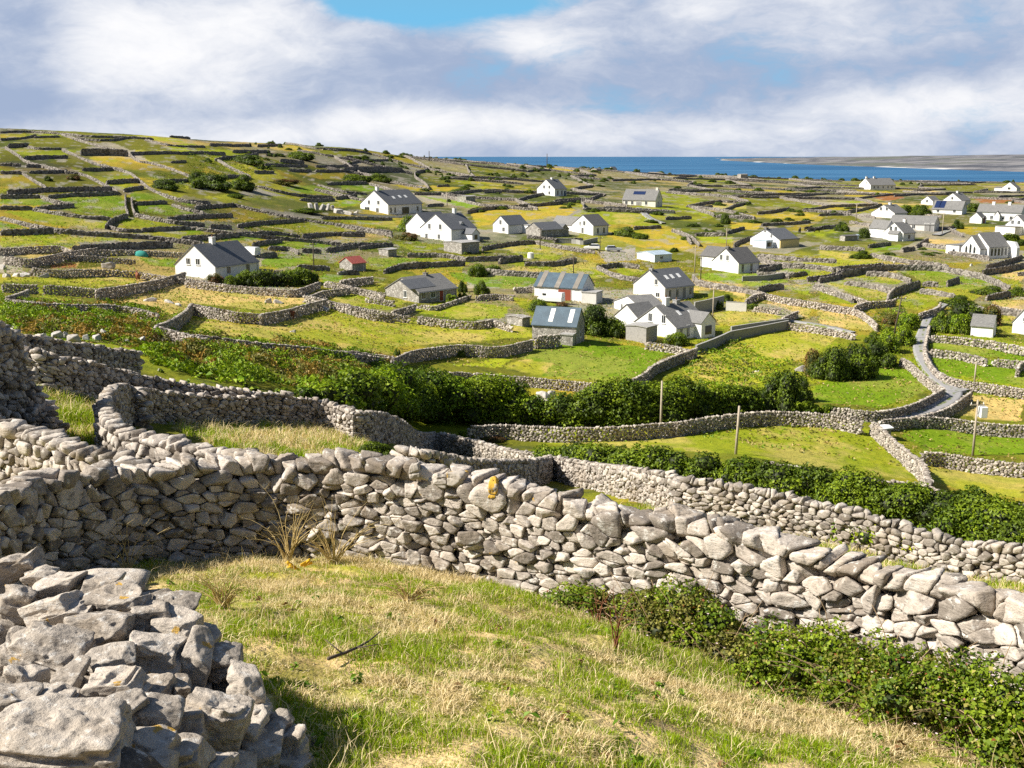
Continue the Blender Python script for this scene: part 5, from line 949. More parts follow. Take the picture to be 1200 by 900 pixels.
def rock(name, seed, size, mat_, parent=None, level=3, p=9, ncut=9, rough=.05, boxy=0):
    r = np.random.default_rng(seed); D, F = ICO[level]; ax = np.array([[1,0,0],[-1,0,0],[0,1,0],[0,-1,0],[0,0,1],[0,0,-1]], float) + r.normal(size=(6,3))*.16
    c = r.normal(size=(ncut,3)); A = np.concatenate([ax, c]); A /= np.linalg.norm(A, axis=1)[:, None]; B = np.concatenate([np.full(6, .8), r.uniform(.72+.2*boxy, 1.12+.2*boxy, ncut)])
    rad = smooth_radius(A[None], B[None], D, p)[0]
    for q in range(8): k = 2.5*1.35**q; rad = rad*(1 + rough*1.3**-q*np.sin(D@r.normal(size=3)*k + r.uniform(0,6)))
    V = D*rad[:, None]*np.array(size)/2
    if level >= 5:                       # weathered surface: bedding cracks, pits and broken edges
        Q = V + r.uniform(0, 90, 3); tl = r.normal(0, .18, 2); zz = Q[:, 2] + Q[:, 0]*tl[0] + Q[:, 1]*tl[1]; d = 0
        for a_, k_ in ((.045, 5), (.026, 11), (.014, 24), (.007, 50)): d = d + a_*(vnoise3(Q*k_, 7)-.5)
        bed = vnoise3(np.stack([Q[:, 0]*3, Q[:, 1]*3, zz*20], 1), 5); d = d - .05*np.clip((.42-bed)/.12, 0, 1)
        pit = vnoise3(Q*14, 3); d = d - .02*np.clip((pit-.72)/.1, 0, 1)
        V = V + D*d[:, None]*min(1.0, max(size)*1.6)
    return np_mesh(name, V, F, mat_, parent, True, attrs={'tint': np.full(len(D), r.uniform(.45, .95))})
ROCKS = [('v6',715,335,44,50),('v6',738,318,36,34),('c3',590,495,40,62),('c3',667,470,32,50),('c3',500,450,42,30),('c3',542,458,28,22),('c3',500,498,66,22),('c3',95,545,60,42),('c3',338,588,70,58),('c3',436,608,75,60),('c3',385,590,32,60),('c3',505,602,38,50),('c3',572,600,44,48),('c3',606,572,34,50),('c3',580,548,44,26),('c3',250,580,40,30),('c3',345,532,40,24),('c3',205,542,42,22),('c3',745,615,40,32),('c3',828,606,52,38),('c3',972,604,52,30),('c3',940,778,50,20),('c3',785,450,34,20),('c3',640,470,30,18),
 ('c3',880,366,80,26),('c3',985,376,60,22),('c3',1045,392,44,20),('c4',470,372,40,26),('c4',530,380,66,24),('c4',614,550,40,18),('c4',800,420,60,26),('c3',100,225,50,30),('c3',150,225,50,28),('c3',40,228,40,30),('c3',255,228,70,22),('c3',20,175,40,30),('c3',640,172,70,40),('c4',560,450,10,8),
 ('c2',725,478,26,50),('c2',757,480,24,48),('c2',790,480,24,44),('c2',820,480,24,42),('c2',850,480,20,36),('c2',885,500,50,32),('c2',940,508,60,26),('c2',985,510,44,22),('c6',1018,830,20,16),('c5',915,268,24,16),('c5',640,880,44,16),('c5',895,875,66,36),('c6',890,262,14,22),('c6',440,244,10,16)]
RPAT = ['pale','squat','tall','broad','leaning','jagged','rounded','flat','small','angular','weathered','split','bleached','narrow','lumpy','blocky']
for i, (cr, x, y, w, h) in enumerate(ROCKS):
    (px, py), = T(cr, [(x, y)]); g = cast(px, py, 0, 60); k = ppm(g)*CW[cr][2]; sz = (w/k, min(w, h*1.3)/k*.8, h/k*1.25)
    o = rock('boulder', 100+i, (sz[0]*1.15, sz[1], sz[2]*1.15), M['pale_boulder'], None, 4, 60, 7, .03); o.location = (g.x, g.y, g.z + sz[2]*.16); o.rotation_euler = (random.uniform(-.4,.4), random.uniform(-.5,.5), random.uniform(-.9,.9))
    near_ = min(LM, key=lambda m: (m[1]-px)**2 + ((m[2]-py)*2)**2); side = ('left' if px < near_[1]-4 else 'right' if px > near_[1]+4 else 'middle')
    l = f'{RPAT[i%16] if w*h < 900 or i%16 != 8 else "large"} pale limestone boulder, {side} side near the {near_[0]}'
    tag(o, l if l not in LABELS_USED else l.replace('pale limestone', 'whitish grey'), 'boulder', 'loose limestone boulders'); LABELS_USED[l] = 1
# ---------------------------------------------------------------- the lane
def ribbon(name, s, mat_, label, lift=.06, ymin=90):
    rows = [tuple(float(v) for v in r.split(',')) for r in s.split()]; C = []
    for px, py, wpx in rows:
        g = cast(px, py, 0, ymin); C.append((g.x, g.y, wpx/ppm(g)))
    path, q = resample(C, .8); nr = frame(path, q); u = np.linspace(-.5, .5, 7)
    X = path[:, 0][:, None] + nr[:, 0][:, None]*path[:, 2][:, None]*u; Y = path[:, 1][:, None] + nr[:, 1][:, None]*path[:, 2][:, None]*u
    Z = H(X, Y) + lift + .22; n = len(path); ua = np.concatenate([np.tile(np.abs(u), n), np.full(2*n, .5)]); i, k = np.meshgrid(np.arange(n-1), np.arange(6), indexing='ij'); b = (i*7+k).ravel()
    V = np.stack([X, Y, Z], 2); Vs = V[:, [0, 6]].copy(); Vs[:, :, 2] -= .7
    V = np.concatenate([V.reshape(-1, 3), Vs.reshape(-1, 3)]); o_ = n*7; j = np.arange(n-1)
    F = np.concatenate([np.stack([b, b+1, b+8, b+7], 1), np.stack([j*7, j*7+7, o_+j*2+2, o_+j*2], 1), np.stack([j*7+6, o_+j*2+1, o_+j*2+3, j*7+13], 1)])
    return tag(np_mesh(name, V, F, mat_, None, True, attrs={'across': ua}), label, 'lane', kind='structure')
def _lane(t, b):
    pos = t.n('ShaderNodeNewGeometry').outputs['Position']; n = t.noise(pos, .8, 5, .7); n2 = t.noise(pos, 9, 3)
    t.L.new(t.mix(t.math('ADD', t.math('MULTIPLY', n, .6), t.math('MULTIPLY', n2, .4)), (.17,.165,.17), (.42,.41,.40)), b.inputs['Base Color']); ac = t.n('ShaderNodeAttribute', attribute_name='across').outputs['Fac']; c0 = b.inputs['Base Color'].links[0].from_socket
    gm = t.math('MULTIPLY', t.math('ADD', t.ramp(ac, .17, .03), t.ramp(ac, .38, .48)), t.ramp(t.noise(pos, .55, 5, .7), .46, .58)); t.L.new(t.mix(gm, c0, (.13, .16, .03)), b.inputs['Base Color']); bump(t, b, n2, .4, .03)
M['lane'] = mat('worn_tarmac', _lane, rough=.9)
ribbon('lane', '1108,357,8 1094,366,9 1086,376,9 1083,386,11 1080,398,15 1078,410,17 1083,425,17 1092,438,18 1106,451,20 1118,459,20 1118,466,18 1105,475,22 1085,483,20 1060,490,16 1040,492,12', M['lane'], 'grey tarmac lane winding down between walls')
ribbon('lane', '1112,461,15 1125,459,13 1133,458,8', M['lane'], 'short side spur where the grey lane forks'); ribbon('track', '749,244,6 758,254,9 768,259,8 778,262,6', M['lane'], 'pale gravel track below the bungalow with solar panel', ymin=250)
ribbon('track', '924,377,7 950,380,8 980,386,9 1000,391,8', M['lane'], 'rubble strewn pale track along the straw field'); ribbon('track', '1097,276,9 1108,272,8 1120,268,5', M['lane'], 'pale drive between the white cluster houses', ymin=200)
# ---------------------------------------------------------------- foliage
GREENS = dict(dark=((.034,.06,.006),(.135,.195,.012)), mid=((.066,.12,.007),(.235,.31,.014)), bright=((.12,.22,.008),(.32,.42,.015)), lime=((.28,.34,.015),(.50,.48,.02)), olive=((.10,.11,.02),(.21,.19,.035)), brown=((.13,.06,.025),(.25,.13,.05)))
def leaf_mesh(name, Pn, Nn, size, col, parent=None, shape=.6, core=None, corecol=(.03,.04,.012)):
    n = len(Pn); Nn = Nn/np.maximum(np.linalg.norm(Nn, axis=1), 1e-6)[:, None]
    r = RNG.normal(size=(n, 3)); u = np.cross(Nn, r); u /= np.maximum(np.linalg.norm(u, axis=1), 1e-6)[:, None]; v = np.cross(Nn, u)
    s = np.asarray(size)[:, None]*np.ones((n, 1)); fold = Nn*s*.18
    V = np.stack([Pn - u*s*.5, Pn + v*s*.5*shape + fold*.6, Pn + u*s*.5 - fold, Pn - v*s*.5*shape + fold*.6], 1).reshape(-1, 3)
    F = np.arange(n*4).reshape(n, 4); C = np.repeat(col, 4, axis=0)
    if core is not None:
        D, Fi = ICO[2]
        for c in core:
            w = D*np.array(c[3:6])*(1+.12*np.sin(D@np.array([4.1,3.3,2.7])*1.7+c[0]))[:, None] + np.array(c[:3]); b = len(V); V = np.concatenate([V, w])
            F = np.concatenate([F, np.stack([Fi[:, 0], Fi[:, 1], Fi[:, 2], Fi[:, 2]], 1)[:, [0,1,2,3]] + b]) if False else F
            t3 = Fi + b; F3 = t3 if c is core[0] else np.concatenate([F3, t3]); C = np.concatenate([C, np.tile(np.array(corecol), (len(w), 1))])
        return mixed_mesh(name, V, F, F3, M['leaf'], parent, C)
    return np_mesh(name, V, F, M['leaf'], parent, False, cols={'leaf': C})
def mixed_mesh(name, V, F4, F3, mat_, parent, C):
    me = bpy.data.meshes.new(name); n4, n3 = len(F4), len(F3)
    me.vertices.add(len(V)); me.vertices.foreach_set('co', np.ascontiguousarray(V, np.float32).ravel())
    li = np.concatenate([F4.ravel(), F3.ravel()]).astype(np.int32); me.loops.add(len(li)); me.loops.foreach_set('vertex_index', li)
    me.polygons.add(n4+n3); me.polygons.foreach_set('loop_start', np.concatenate([np.arange(n4)*4, n4*4+np.arange(n3)*3]).astype(np.int32)); me.update(calc_edges=True)
    c4 = np.ones((len(V), 4), np.float32); c4[:, :3] = C; at = me.attributes.new('leaf', 'FLOAT_COLOR', 'POINT'); at.data.foreach_set('color', c4.ravel())
    me.materials.append(mat_); return link(bpy.data.objects.new(name, me), parent)
def lobes_to_leaves(lobes, per, size, pal, up=.35, inner=.35, pal2=None, ragged=.32):
    Ps, Ns, Cs = [], [], []
    L = np.array(lobes); area = (L[:, 3]*L[:, 4] + L[:, 3]*L[:, 5] + L[:, 4]*L[:, 5])/3; cnt = np.maximum(8, (per*area/area.sum()).astype(int))
    for l, n in zip(L, cnt):
        d = RNG.normal(size=(n, 3)); d /= np.linalg.norm(d, axis=1)[:, None]; d[:, 2] = np.where(d[:, 2] < -.45, -d[:, 2], d[:, 2])
        cl = vnoise(d[:, 0]*2.3+l[0]*3+9, d[:, 1]*2.3+d[:, 2]*2.9+l[1]*3+9, 3)       # clumps
        rr = np.where(RNG.uniform(size=n) < inner, RNG.uniform(.62, .95, n), RNG.uniform(.92, 1.10, n)) + (cl-.5)*ragged
        p = l[:3] + d*rr[:, None]*l[3:6]; Ps.append(p); Ns.append(d + RNG.normal(size=(n, 3))*.55 + np.array([0, 0, up]))
        a, b = (np.array(x) for x in GREENS[pal if (pal2 is None or RNG.uniform() > .3) else pal2]); t_ = np.clip(RNG.normal(.5, .28, n) + RNG.normal(0, .22), 0, 1)
        Cs.append(a*(1-t_[:, None]) + b*t_[:, None])
    P_, N_, C_ = np.concatenate(Ps), np.concatenate(Ns), np.concatenate(Cs)
    return P_, N_, np.full(len(P_), size)*RNG.uniform(.55, 1.5, len(P_)), C_
def bush_template(seed, pal, pal2=None, leaves=5200, size=.075, tree=True, squat=.8):
    global RNG; keep = RNG; RNG = np.random.default_rng(seed); lobes = []
    for _ in range(11):
        a, r = RNG.uniform(0, 6.28), RNG.uniform(.1, .68); s = RNG.uniform(.26, .46)
        lobes.append((r*math.cos(a), r*math.sin(a), squat*RNG.uniform(.28, .95)*(1.1-.5*r), s, s, s*.85))
    for k in range(6): a = k*1.05; lobes.append((.62*math.cos(a), .62*math.sin(a), squat*.25, .36, .36, .3))
    P_, N_, S_, C_ = lobes_to_leaves(lobes, leaves, size, pal, pal2=pal2); core = [(l[0], l[1], l[2], l[3]*.74, l[4]*.74, l[5]*.74) for l in lobes]
    o = leaf_mesh('crown', P_, N_, S_, C_, core=core); me = o.data; bpy.data.objects.remove(o)
    b = MB(); b.tube((0, 0, -.3), (.03, 0, .35), .07, .05, 8)
    for k in range(5): a = k*1.26; b.tube((.03, 0, .2), (.45*math.cos(a), .45*math.sin(a), squat*.62), .04, .012, 6)
    o = b.build('trunk', M['bark']); tm = o.data; bpy.data.objects.remove(o); RNG = keep
    return me, tm
TPL = {p: [bush_template(40+i*7+len(p), *q) for i in range(3)] for p, q in dict(dark=('dark','mid'), mid=('mid','dark'), bright=('bright','mid'), olive=('olive','brown'), brown=('brown','olive')).items()}
TPLS = {p: [bush_template(90+i*7+len(p), q[0], q[1], 900, .17) for i in range(2)] for p, q in dict(dark=('dark','mid'), mid=('mid','olive')).items()}
def bush(px, py, w, h, pal, label, name='bush', cat='bush', group='bushes and small trees', ymin=60, small=False, stretch=1.0):
    g = cast(px, py, 0, ymin); k = ppm(g); W2, h_ = w/k/2, h/k
    me, tm = random.choice((TPLS if small else TPL)[pal])
    e = empty(name, g, random.uniform(-.5, .5) if stretch != 1 else random.uniform(0, 6.28), label, cat, group)
    c = link(bpy.data.objects.new('crown', me), e); tr = link(bpy.data.objects.new('trunk', tm), e)
    for o in (c, tr): o.scale = (W2/1.0, W2*stretch/1.0, h_/1.12); o.location.z = -.06*h_
    return e
BUSHES = [
 (972,443,52,46,'dark','large dark tree at left of the clump by the bright green field'),(1000,441,56,44,'dark','dark tree in the middle of the clump beside the lane'),(1030,428,44,34,'dark','dark bush at right end of the clump beside the lane'),(958,440,36,38,'olive','olive bush at the left foot of the clump by the lane'),
 (912,480,66,58,'dark','big dark round tree at the right end of the long hedge'),(936,470,34,34,'dark','dark bush between the long hedge and the bright green field'),
 (1135,388,62,42,'dark','big dark tree clump beyond the white garden shed'),(1104,388,34,28,'mid','green bush at lane edge left of the dark clump'),(1124,390,34,30,'bright','bright green bush in front of the dark clump near the shed'),(1155,381,36,30,'olive','brownish tree at right end of the clump near the shed'),
 (700,391,54,42,'dark','large dark tree beside the stone barn'),(720,394,30,26,'mid','mid green shrub right of the stone barn tree'),(565,345,21,20,'mid','round green shrub beyond the cottage garden'),(542,342,13,15,'dark','dark shrub at the end of the grey stone cottage'),(529,356,15,15,'bright','yellow green shrub in the cottage front garden'),(543,352,14,12,'mid','low green shrub in the cottage front garden'),
 (288,334,28,22,'mid','green shrub in front of the big white farmhouse'),(254,333,22,15,'brown','brown shrub at the corner of the big white farmhouse'),(272,335,20,16,'mid','low green shrub between brown shrub and hedge by the farmhouse'),(352,332,38,24,'mid','spreading green tree at the right end of the farmhouse hedge'),(340,334,22,20,'bright','bright green tree against the farmhouse hedge'),(366,331,18,14,'mid','green shrub at far right of the farmhouse garden'),(335,335,8,11,'bright','small clipped conifer in the farmhouse garden'),
 (482,271,34,21,'bright','round bright green bush left of the double white house'),(560,323,26,18,'mid','ivy covered bank bush right of the grey wall'),(578,321,22,14,'mid','low green bush on the bank by the grey wall'),(476,281,30,10,'olive','dull olive scrub before the double white house'),
 (850,262,14,14,'dark','lone round dark tree on the plain'),(986,271,19,13,'dark','dark round bush left of the distant white cluster'),(1012,279,16,15,'dark','dark tree right beside the white porch house'),(1008,303,30,11,'dark','low dark bush in the middle of the pale fields'),(1064,252,24,14,'mid','green bush at left of the cluster thicket'),(1080,253,24,15,'dark','dark bush at right of the cluster thicket'),(1076,248,20,10,'mid','green bush behind the cluster thicket'),
 (732,277,36,13,'dark','dark scrub right of the brown roofed house'),(750,280,22,9,'mid','green scrub at right of the brown roofed house scrub'),(853,353,14,10,'dark','dark bush beside the whitish block wall'),(842,362,12,12,'mid','green bush below the grey terrace wall'),(882,362,16,8,'mid','low green bush along the rubble wall'),
 (793,404,34,19,'mid','green bush in front of the bay windowed house'),(631,364,28,17,'mid','green shrub below the white van yard'),(661,366,24,14,'olive','olive shrub right of the white van yard'),(1040,412,32,32,'bright','bright green scrub below the leaning pole'),(1060,404,28,28,'bright','bright green scrub at the lane bend'),(1064,385,30,24,'bright','yellow green thicket above the lane bend'),(1045,380,24,18,'olive','olive thicket left of the leaning pole'),(1022,402,22,16,'mid','green scrub left of the leaning pole'),
 (1120,357,44,13,'dark','dark hedge bush along the lane bend, left half'),(1158,345,46,12,'dark','dark hedge bush along the lane bend, right half'),(1190,346,26,12,'mid','green bush at right edge above the straw field'),(1188,287,36,16,'mid','green bush between chapel end wall and the right edge'),(790,295,14,6,'mid','tiny bush right of the pale blue roofed shed'),(1122,268,16,12,'dark','dark tree left of the small white garage'),(1140,248,22,12,'dark','dark bush right of the solar panelled house'),
 (250,221,52,22,'dark','long dark gorse thicket on the hillside, left part'),(283,222,34,20,'dark','long dark gorse thicket on the hillside, right part'),(232,215,24,18,'dark','dark bush at left end of the hillside thicket'),(290,192,46,13,'dark','dark thicket on the upper hillside'),(352,187,38,12,'mid','clipped looking green thicket near the upper skyline'),(418,213,40,11,'mid','green hedge on the rise, left part'),(447,213,28,11,'mid','green hedge on the rise, right part'),
 (194,222,34,14,'dark','dark scrub below the gravel track wall on hillside'),(232,220,18,14,'mid','small bush below the hillside thicket'),(86,210,16,9,'olive','small olive bush in the hill field'),(57,212,11,7,'dark','tiny dark bush in the hill field'),(330,216,44,7,'olive','olive scrub strip right of the hillside thicket'),(275,232,22,6,'mid','small green scrub under the ochre meadow'),(243,190,14,6,'dark','tiny dark bush high on the hill'),(355,249,50,6,'dark','dark hedge strip by the white stones'),
 (445,536,52,22,'mid','leafy bush just behind the near wall'),(545,516,24,14,'bright','bright green bush beside the long sunlit wall'),(577,517,34,8,'brown','brown grassy tuft bush behind the long sunlit wall'),(565,510,40,6,'bright','bright green strip of weeds under the long hedge'),(105,417,26,11,'mid','green bush on the stub of wall in the heath'),(190,456,8,7,'bright','small green weed on top of the broad wall'),(588,447,8,7,'mid','small ivy clump on the field wall'),(465,417,10,10,'mid','ivy bush at the field wall bend'),(540,418,12,10,'mid','ivy bush under the field wall'),
]
for b in BUSHES: bush(*b, name='tree' if b[3]*b[2] > 1500 else 'bush', cat='tree' if b[3]*b[2] > 1500 else 'bush', ymin=20 if b[1] > 500 else 60, stretch=.55 if b[2] > 2.2*b[3] else 1.0)
# small scrub scattered over the far plain
k = 0
for _ in range(1800):
    if k >= 260: break
    px, py = (random.uniform(390, 1200), random.uniform(190, 300)) if _ % 3 else (random.uniform(290, 720), random.uniform(168, 214))
    if px < 520 and py > 235: continue
    if any((px-hx)**2/(hw+2)**2 + (py-2-hy)**2/(hh)**2 < 1.1 for hx, hy, hw, hh in HOUSEZONE): continue
    if vnoise(np.array([px/45.]), np.array([py/9.]), 77)[0] < .5: continue
    near_ = min(LM, key=lambda m: (m[1]-px)**2 + ((m[2]-py)*2.2)**2)
    bush(px, py, random.uniform(5, 22)*(.6 if py < 215 else 1), random.uniform(2.2, 5), random.choice(['dark','dark','mid']), f'dark scrub bush on the plain near the {near_[0]}', group='scrub bushes on the far plain', ymin=180, small=True, stretch=.8); k += 1
# ---------------------------------------------------------------- long hedges, each one continuous thing
def hedge(rows, n, size, pal, pal2, label, depth=1.0, lobes_n=60, ymin=60, name='hedge', lime=None):
    """rows: px, top py, base py, base distance or 0 (then the base row is cast on the ground)"""
    R = []
    for px, tp, bp, Y in rows:
        if Y: X = a_of(px, bp)*Y; g = Vector((X, Y, float(H(X, Y))))
        else: g = cast(px, bp, 0, ymin)
        top = slope_of(tp)*(g.y+.6); R.append((g.x, g.y, g.z, max(.5, top-g.z)))
    R = np.array(R); c = R[len(R)//2, :3].copy(); s = np.concatenate([[0], np.cumsum(np.linalg.norm(np.diff(R[:, :2], axis=0), axis=1))]); lobes = []
    for u in np.linspace(0, s[-1], lobes_n):
        u = u + RNG.uniform(-.5, .5)*s[-1]/lobes_n; x, y, z, h = (np.interp(u, s, R[:, q]) for q in range(4)); h *= RNG.uniform(.82, 1.1)
        for lay in range(3):
            r = h*RNG.uniform(.26, .42); f = (.22, .45, .64)[lay]
            lobes.append((x+RNG.uniform(-.3,.3)*h-c[0], y+RNG.uniform(-.35, .35)*depth*h*(1.2-f)+depth*h*.25-c[1], z+h*f-c[2]+RNG.uniform(-.1,.1)*h, r*1.25, r*1.1, min(r, h*(1-f)*.95)))
    P_, N_, S_, C_ = lobes_to_leaves(lobes, n, size, pal, pal2=pal2, ragged=.6)
    e = empty(name, Vector(c), 0, label, 'hedge', 'long hedges')
    leaf_mesh('foliage', P_, N_, S_, C_, e, core=[(l[0], l[1], l[2], l[3]*.72, l[4]*.72, l[5]*.72) for l in lobes])
    b = MB()
    for u in np.linspace(0, s[-1], max(6, lobes_n//3)):
        x, y, z, h = (np.interp(u, s, R[:, q]) for q in range(4)); p0 = Vector((x-c[0], y-c[1]+.3*h*depth, z-c[2]-.2))
        for _ in range(3): b.tube(p0, p0 + Vector((random.uniform(-.4,.4)*h, random.uniform(-.3,.3)*h, h*random.uniform(.6,.85))), .07, .02, 5)
    st = b.build('stems', M['bark'], e); st['kind'] = 'stuff'
hedge([(285,466,473,0),(320,460,476,0),(352,453,478,0),(385,444,484,0),(420,434,486,0),(460,436,490,0),(500,440,495,0),(535,438,497,0),(570,446,498,0),(605,452,499,0),(634,466,499,0)], 60000, .26, 'mid', 'bright', 'tall dark green hedge of shrubs left of the rocky gap', .8, 44)
hedge([(646,470,500,0),(670,456,500,0),(700,453,500,0),(735,447,499,0),(765,444,498,0),(800,450,493,0),(840,456,488,0),(880,450,484,0)], 52000, .26, 'mid', 'dark', 'tall dark green hedge of shrubs right of the rocky gap', .8, 36)
hedge([(935,468,486,0),(965,472,486,0),(990,476,489,0)], 5000, .25, 'mid', 'dark', 'low end of hedge trailing off toward the lane', .8, 8)
hedge([(300,318,335,0),(318,318,335,0),(335,319,335,0)], 3500, .22, 'dark', 'mid', 'clipped dark hedge along the big white farmhouse garden', .6, 8)
hedge([(640,523,550,61),(700,521,556,58),(760,525,570,56),(800,530,580,55),(850,535,590,54),(900,541,600,53),(950,548,610,52),(1000,555,620,51),(1050,563,628,50),(1100,572,640,49),(1150,582,650,48),(1200,592,664,46),(1270,606,680,44)], 105000, .155, 'mid', 'dark', 'long dense green hedge running down right behind the sunlit wall', .9, 100, ymin=40)
hedge([(918,581,600,36.4),(940,586,606,35.6),(965,590,610,35),(992,600,618,34.2)], 6000, .13, 'lime', 'lime', 'bright yellow green creeper spilling over the sunlit wall', .5, 14, name='creeper')
for px, tp, Y in ((880,576,33.9),(1002,601,31.5),(1030,606,30.8),(1085,622,29.9)): hedge([(px-5,tp-1,tp+14,Y),(px+6,tp,tp+15,Y)], 500, .12, 'lime', 'bright', {880:'small green weed tuft growing in the sunlit wall',1002:'yellow green tuft on the wall right of the creeper',1030:'second yellow green tuft further right of the creeper',1085:'rightmost yellow green tuft on the sunlit wall'}[px], .3, 3, name='wall_plant')
# ---------------------------------------------------------------- heath and other rough cover that nobody could count
def cover(name, polys, dens, size, hmax, pals, label, ymin=40, noise=.35):
    Pn, Nn, Cn, Sn = [], [], [], []
    for cr, s, mul in polys:
        poly = [cast(*p, 0, ymin) for p in T(cr, nums(s))]; xy = [(p.x, p.y) for p in poly]; xs = [p[0] for p in xy]; ys = [p[1] for p in xy]
        n = int((max(xs)-min(xs))*(max(ys)-min(ys))*dens*mul); X, Y = RNG.uniform(min(xs), max(xs), n), RNG.uniform(min(ys), max(ys), n); k_ = inpoly(X, Y, xy); X, Y = X[k_], Y[k_]
        lump = fbm(X*noise, Y*noise, 13); kind = fbm(X*.16, Y*.16, 17)*.88 + vnoise(X*.8, Y*.8, 19)*.12
        hh = np.clip((lump-.36)*3.2, .06, 1)*hmax*RNG.uniform(.55, 1.05, len(X))
        Z = H(X, Y) + hh
        e_ = .15; gx = (fbm((X+e_)*noise, Y*noise, 13)-lump)/e_*hmax*3.2; gy = (fbm(X*noise, (Y+e_)*noise, 13)-lump)/e_*hmax*3.2
        N_ = np.stack([-gx, -gy, np.ones(len(X))], 1) + RNG.normal(size=(len(X), 3))*.6
        sel = np.clip(((kind-.28)/.44*len(pals)).astype(int), 0, len(pals)-1); A = np.array([GREENS[p][0] for p in pals])[sel]; B = np.array([GREENS[p][1] for p in pals])[sel]; t_ = RNG.uniform(size=(len(X), 1))
        Pn.append(np.stack([X, Y, Z], 1)); Nn.append(N_); Cn.append(A*(1-t_)+B*t_); Sn.append(size*RNG.uniform(.6, 1.4, len(X)))
    return tag(leaf_mesh(name, np.concatenate(Pn), np.concatenate(Nn), np.concatenate(Sn), np.concatenate(Cn)), label, 'ground cover', kind='stuff')
GREENS['rust'] = ((.25,.15,.03),(.43,.29,.06))
cover('heath_cover', [('c3','0,330 40,400 250,395 640,400 800,400 960,440 910,520 1050,560 1200,600 1200,820 1000,790 790,680 760,640 500,610 300,590 60,555 0,480',1.0),
      ('c4','0,580 300,600 700,640 1150,700 1250,760 1300,900 600,890 300,860 0,800',1.0)], 34, .30, 1.15, ['bright','mid','bright','olive','rust','olive','bright','mid','bright','mid'], 'heath of bracken and low scrub, green with rusty patches')
cover('rough_cover', [('v7','60,130 200,120 300,190 420,190 330,230 250,290 0,300 0,200',.8),('c6','300,560 480,500 560,560 540,640 440,760 350,640',1.0),('v7','700,375 800,370 920,305 925,320 850,355 720,392',1.0),('v6','0,300 0,170 190,190 190,260',1.2),
      ('c2','0,150 500,200 520,240 300,300 0,240',.25),('c1','870,340 1200,290 1200,400 960,420',.2),('c4','0,800 240,810 400,880 0,880',.4)], 7, .42, .7, ['bright','mid','olive','bright','dark'], 'patches of rough green scrub on banks between fields')
GREENS['dry'] = ((.30,.22,.06),(.52,.40,.16)); GREENS['lush'] = ((.14,.24,.008),(.26,.34,.015))
cover('field_tufts', [('p','0,215 200,235 420,260 640,290 900,300 1200,300 1200,560 1000,540 640,515 640,430 480,425 220,385 0,360',1.0)], 2.4, .32, .16, ['lush','dry','lush','olive','dry','lush'], 'grass tufts and weeds scattered through the pasture fields', noise=.5)
# ---------------------------------------------------------------- foreground: grass, brambles, stone pile
FX, FY = np.array([p[0] for p in FW]), np.array([p[1] for p in FW])
def side(X, Y):                          # positive on the near side of the foreground wall
    o = np.argsort(FX); return np.interp(X, FX[4:], FY[4:]) - Y
def blades(n, area, hh, wd, name, label, sel=None, straw=.5, lean=.5, ymax=None):
    x0, x1, y0, y1 = area; Y = np.exp(RNG.uniform(math.log(y0), math.log(y1), n)) if ymax is None else RNG.uniform(y0, y1, n); X = RNG.uniform(x0, x1, n)
    if sel is not None: k_ = sel(X, Y); X, Y = X[k_], Y[k_]
    n = len(X); tuft = fbm(X*1.1, Y*1.1, 33)*.6 + vnoise(X*4.2, Y*4.2, 35)*.4; dry = fbm(X*.55, Y*.55, 91)*.65 + fbm(X*1.7, Y*1.7, 95)*.35
    h = hh*(.22+2.1*np.clip(tuft-.3, 0, .6))*RNG.uniform(.5, 1.3, n); isdry = RNG.uniform(size=n) < np.clip((dry-.45)/.11, .14, .96)*straw*1.7
    h = np.where(isdry, h*RNG.uniform(.6, 1.5, n), h); a = RNG.uniform(0, 6.28, n); ln = lean*np.where(isdry, 2.3, .8)*RNG.uniform(.2, 1.2, n)
    dx, dy = np.cos(a), np.sin(a); w = wd*RNG.uniform(.6, 1.3, n); b = RNG.uniform(0, 6.28, n); wx, wy = np.cos(b)*w, np.sin(b)*w
    gz = H(X, Y) + (fbm(X*0.9, Y*0.9, 5)-0.5)*0.22*np.clip(Y/10, .4, 1) + (vnoise(X*4, Y*4, 15)-0.5)*0.05 - .02
    p = lambda f, l: (X + dx*l*h, Y + dy*l*h, gz + f*h)
    b0 = p(0, 0); m_ = p(.55, .35*ln); tp = p(np.maximum(.25, 1-.35*ln), 1.0*ln)
    V = np.stack([np.stack([b0[0]-wx, b0[1]-wy, b0[2]], 1), np.stack([b0[0]+wx, b0[1]+wy, b0[2]], 1), np.stack([m_[0]+wx*.8, m_[1]+wy*.8, m_[2]], 1), np.stack([m_[0]-wx*.8, m_[1]-wy*.8, m_[2]], 1), np.stack(tp, 1)], 1).reshape(-1, 3)
    i = np.arange(n)*5; F3 = np.stack([i+3, i+2, i+4], 1); F4 = np.stack([i, i+1, i+2, i+3], 1)
    g1, g2, s1, s2 = (np.array(c) for c in ((.17,.29,.005),(.38,.46,.018),(.50,.37,.17),(.90,.75,.46)))
    t_ = RNG.uniform(size=(n, 1)); C = np.where(isdry[:, None], s1*(1-t_)+s2*t_, g1*(1-t_)+g2*t_)
    o = mixed_mesh(name, V, F4, F3, M['grass'], None, np.repeat(C, 5, axis=0)); return tag(o, label, 'grass', kind='stuff')
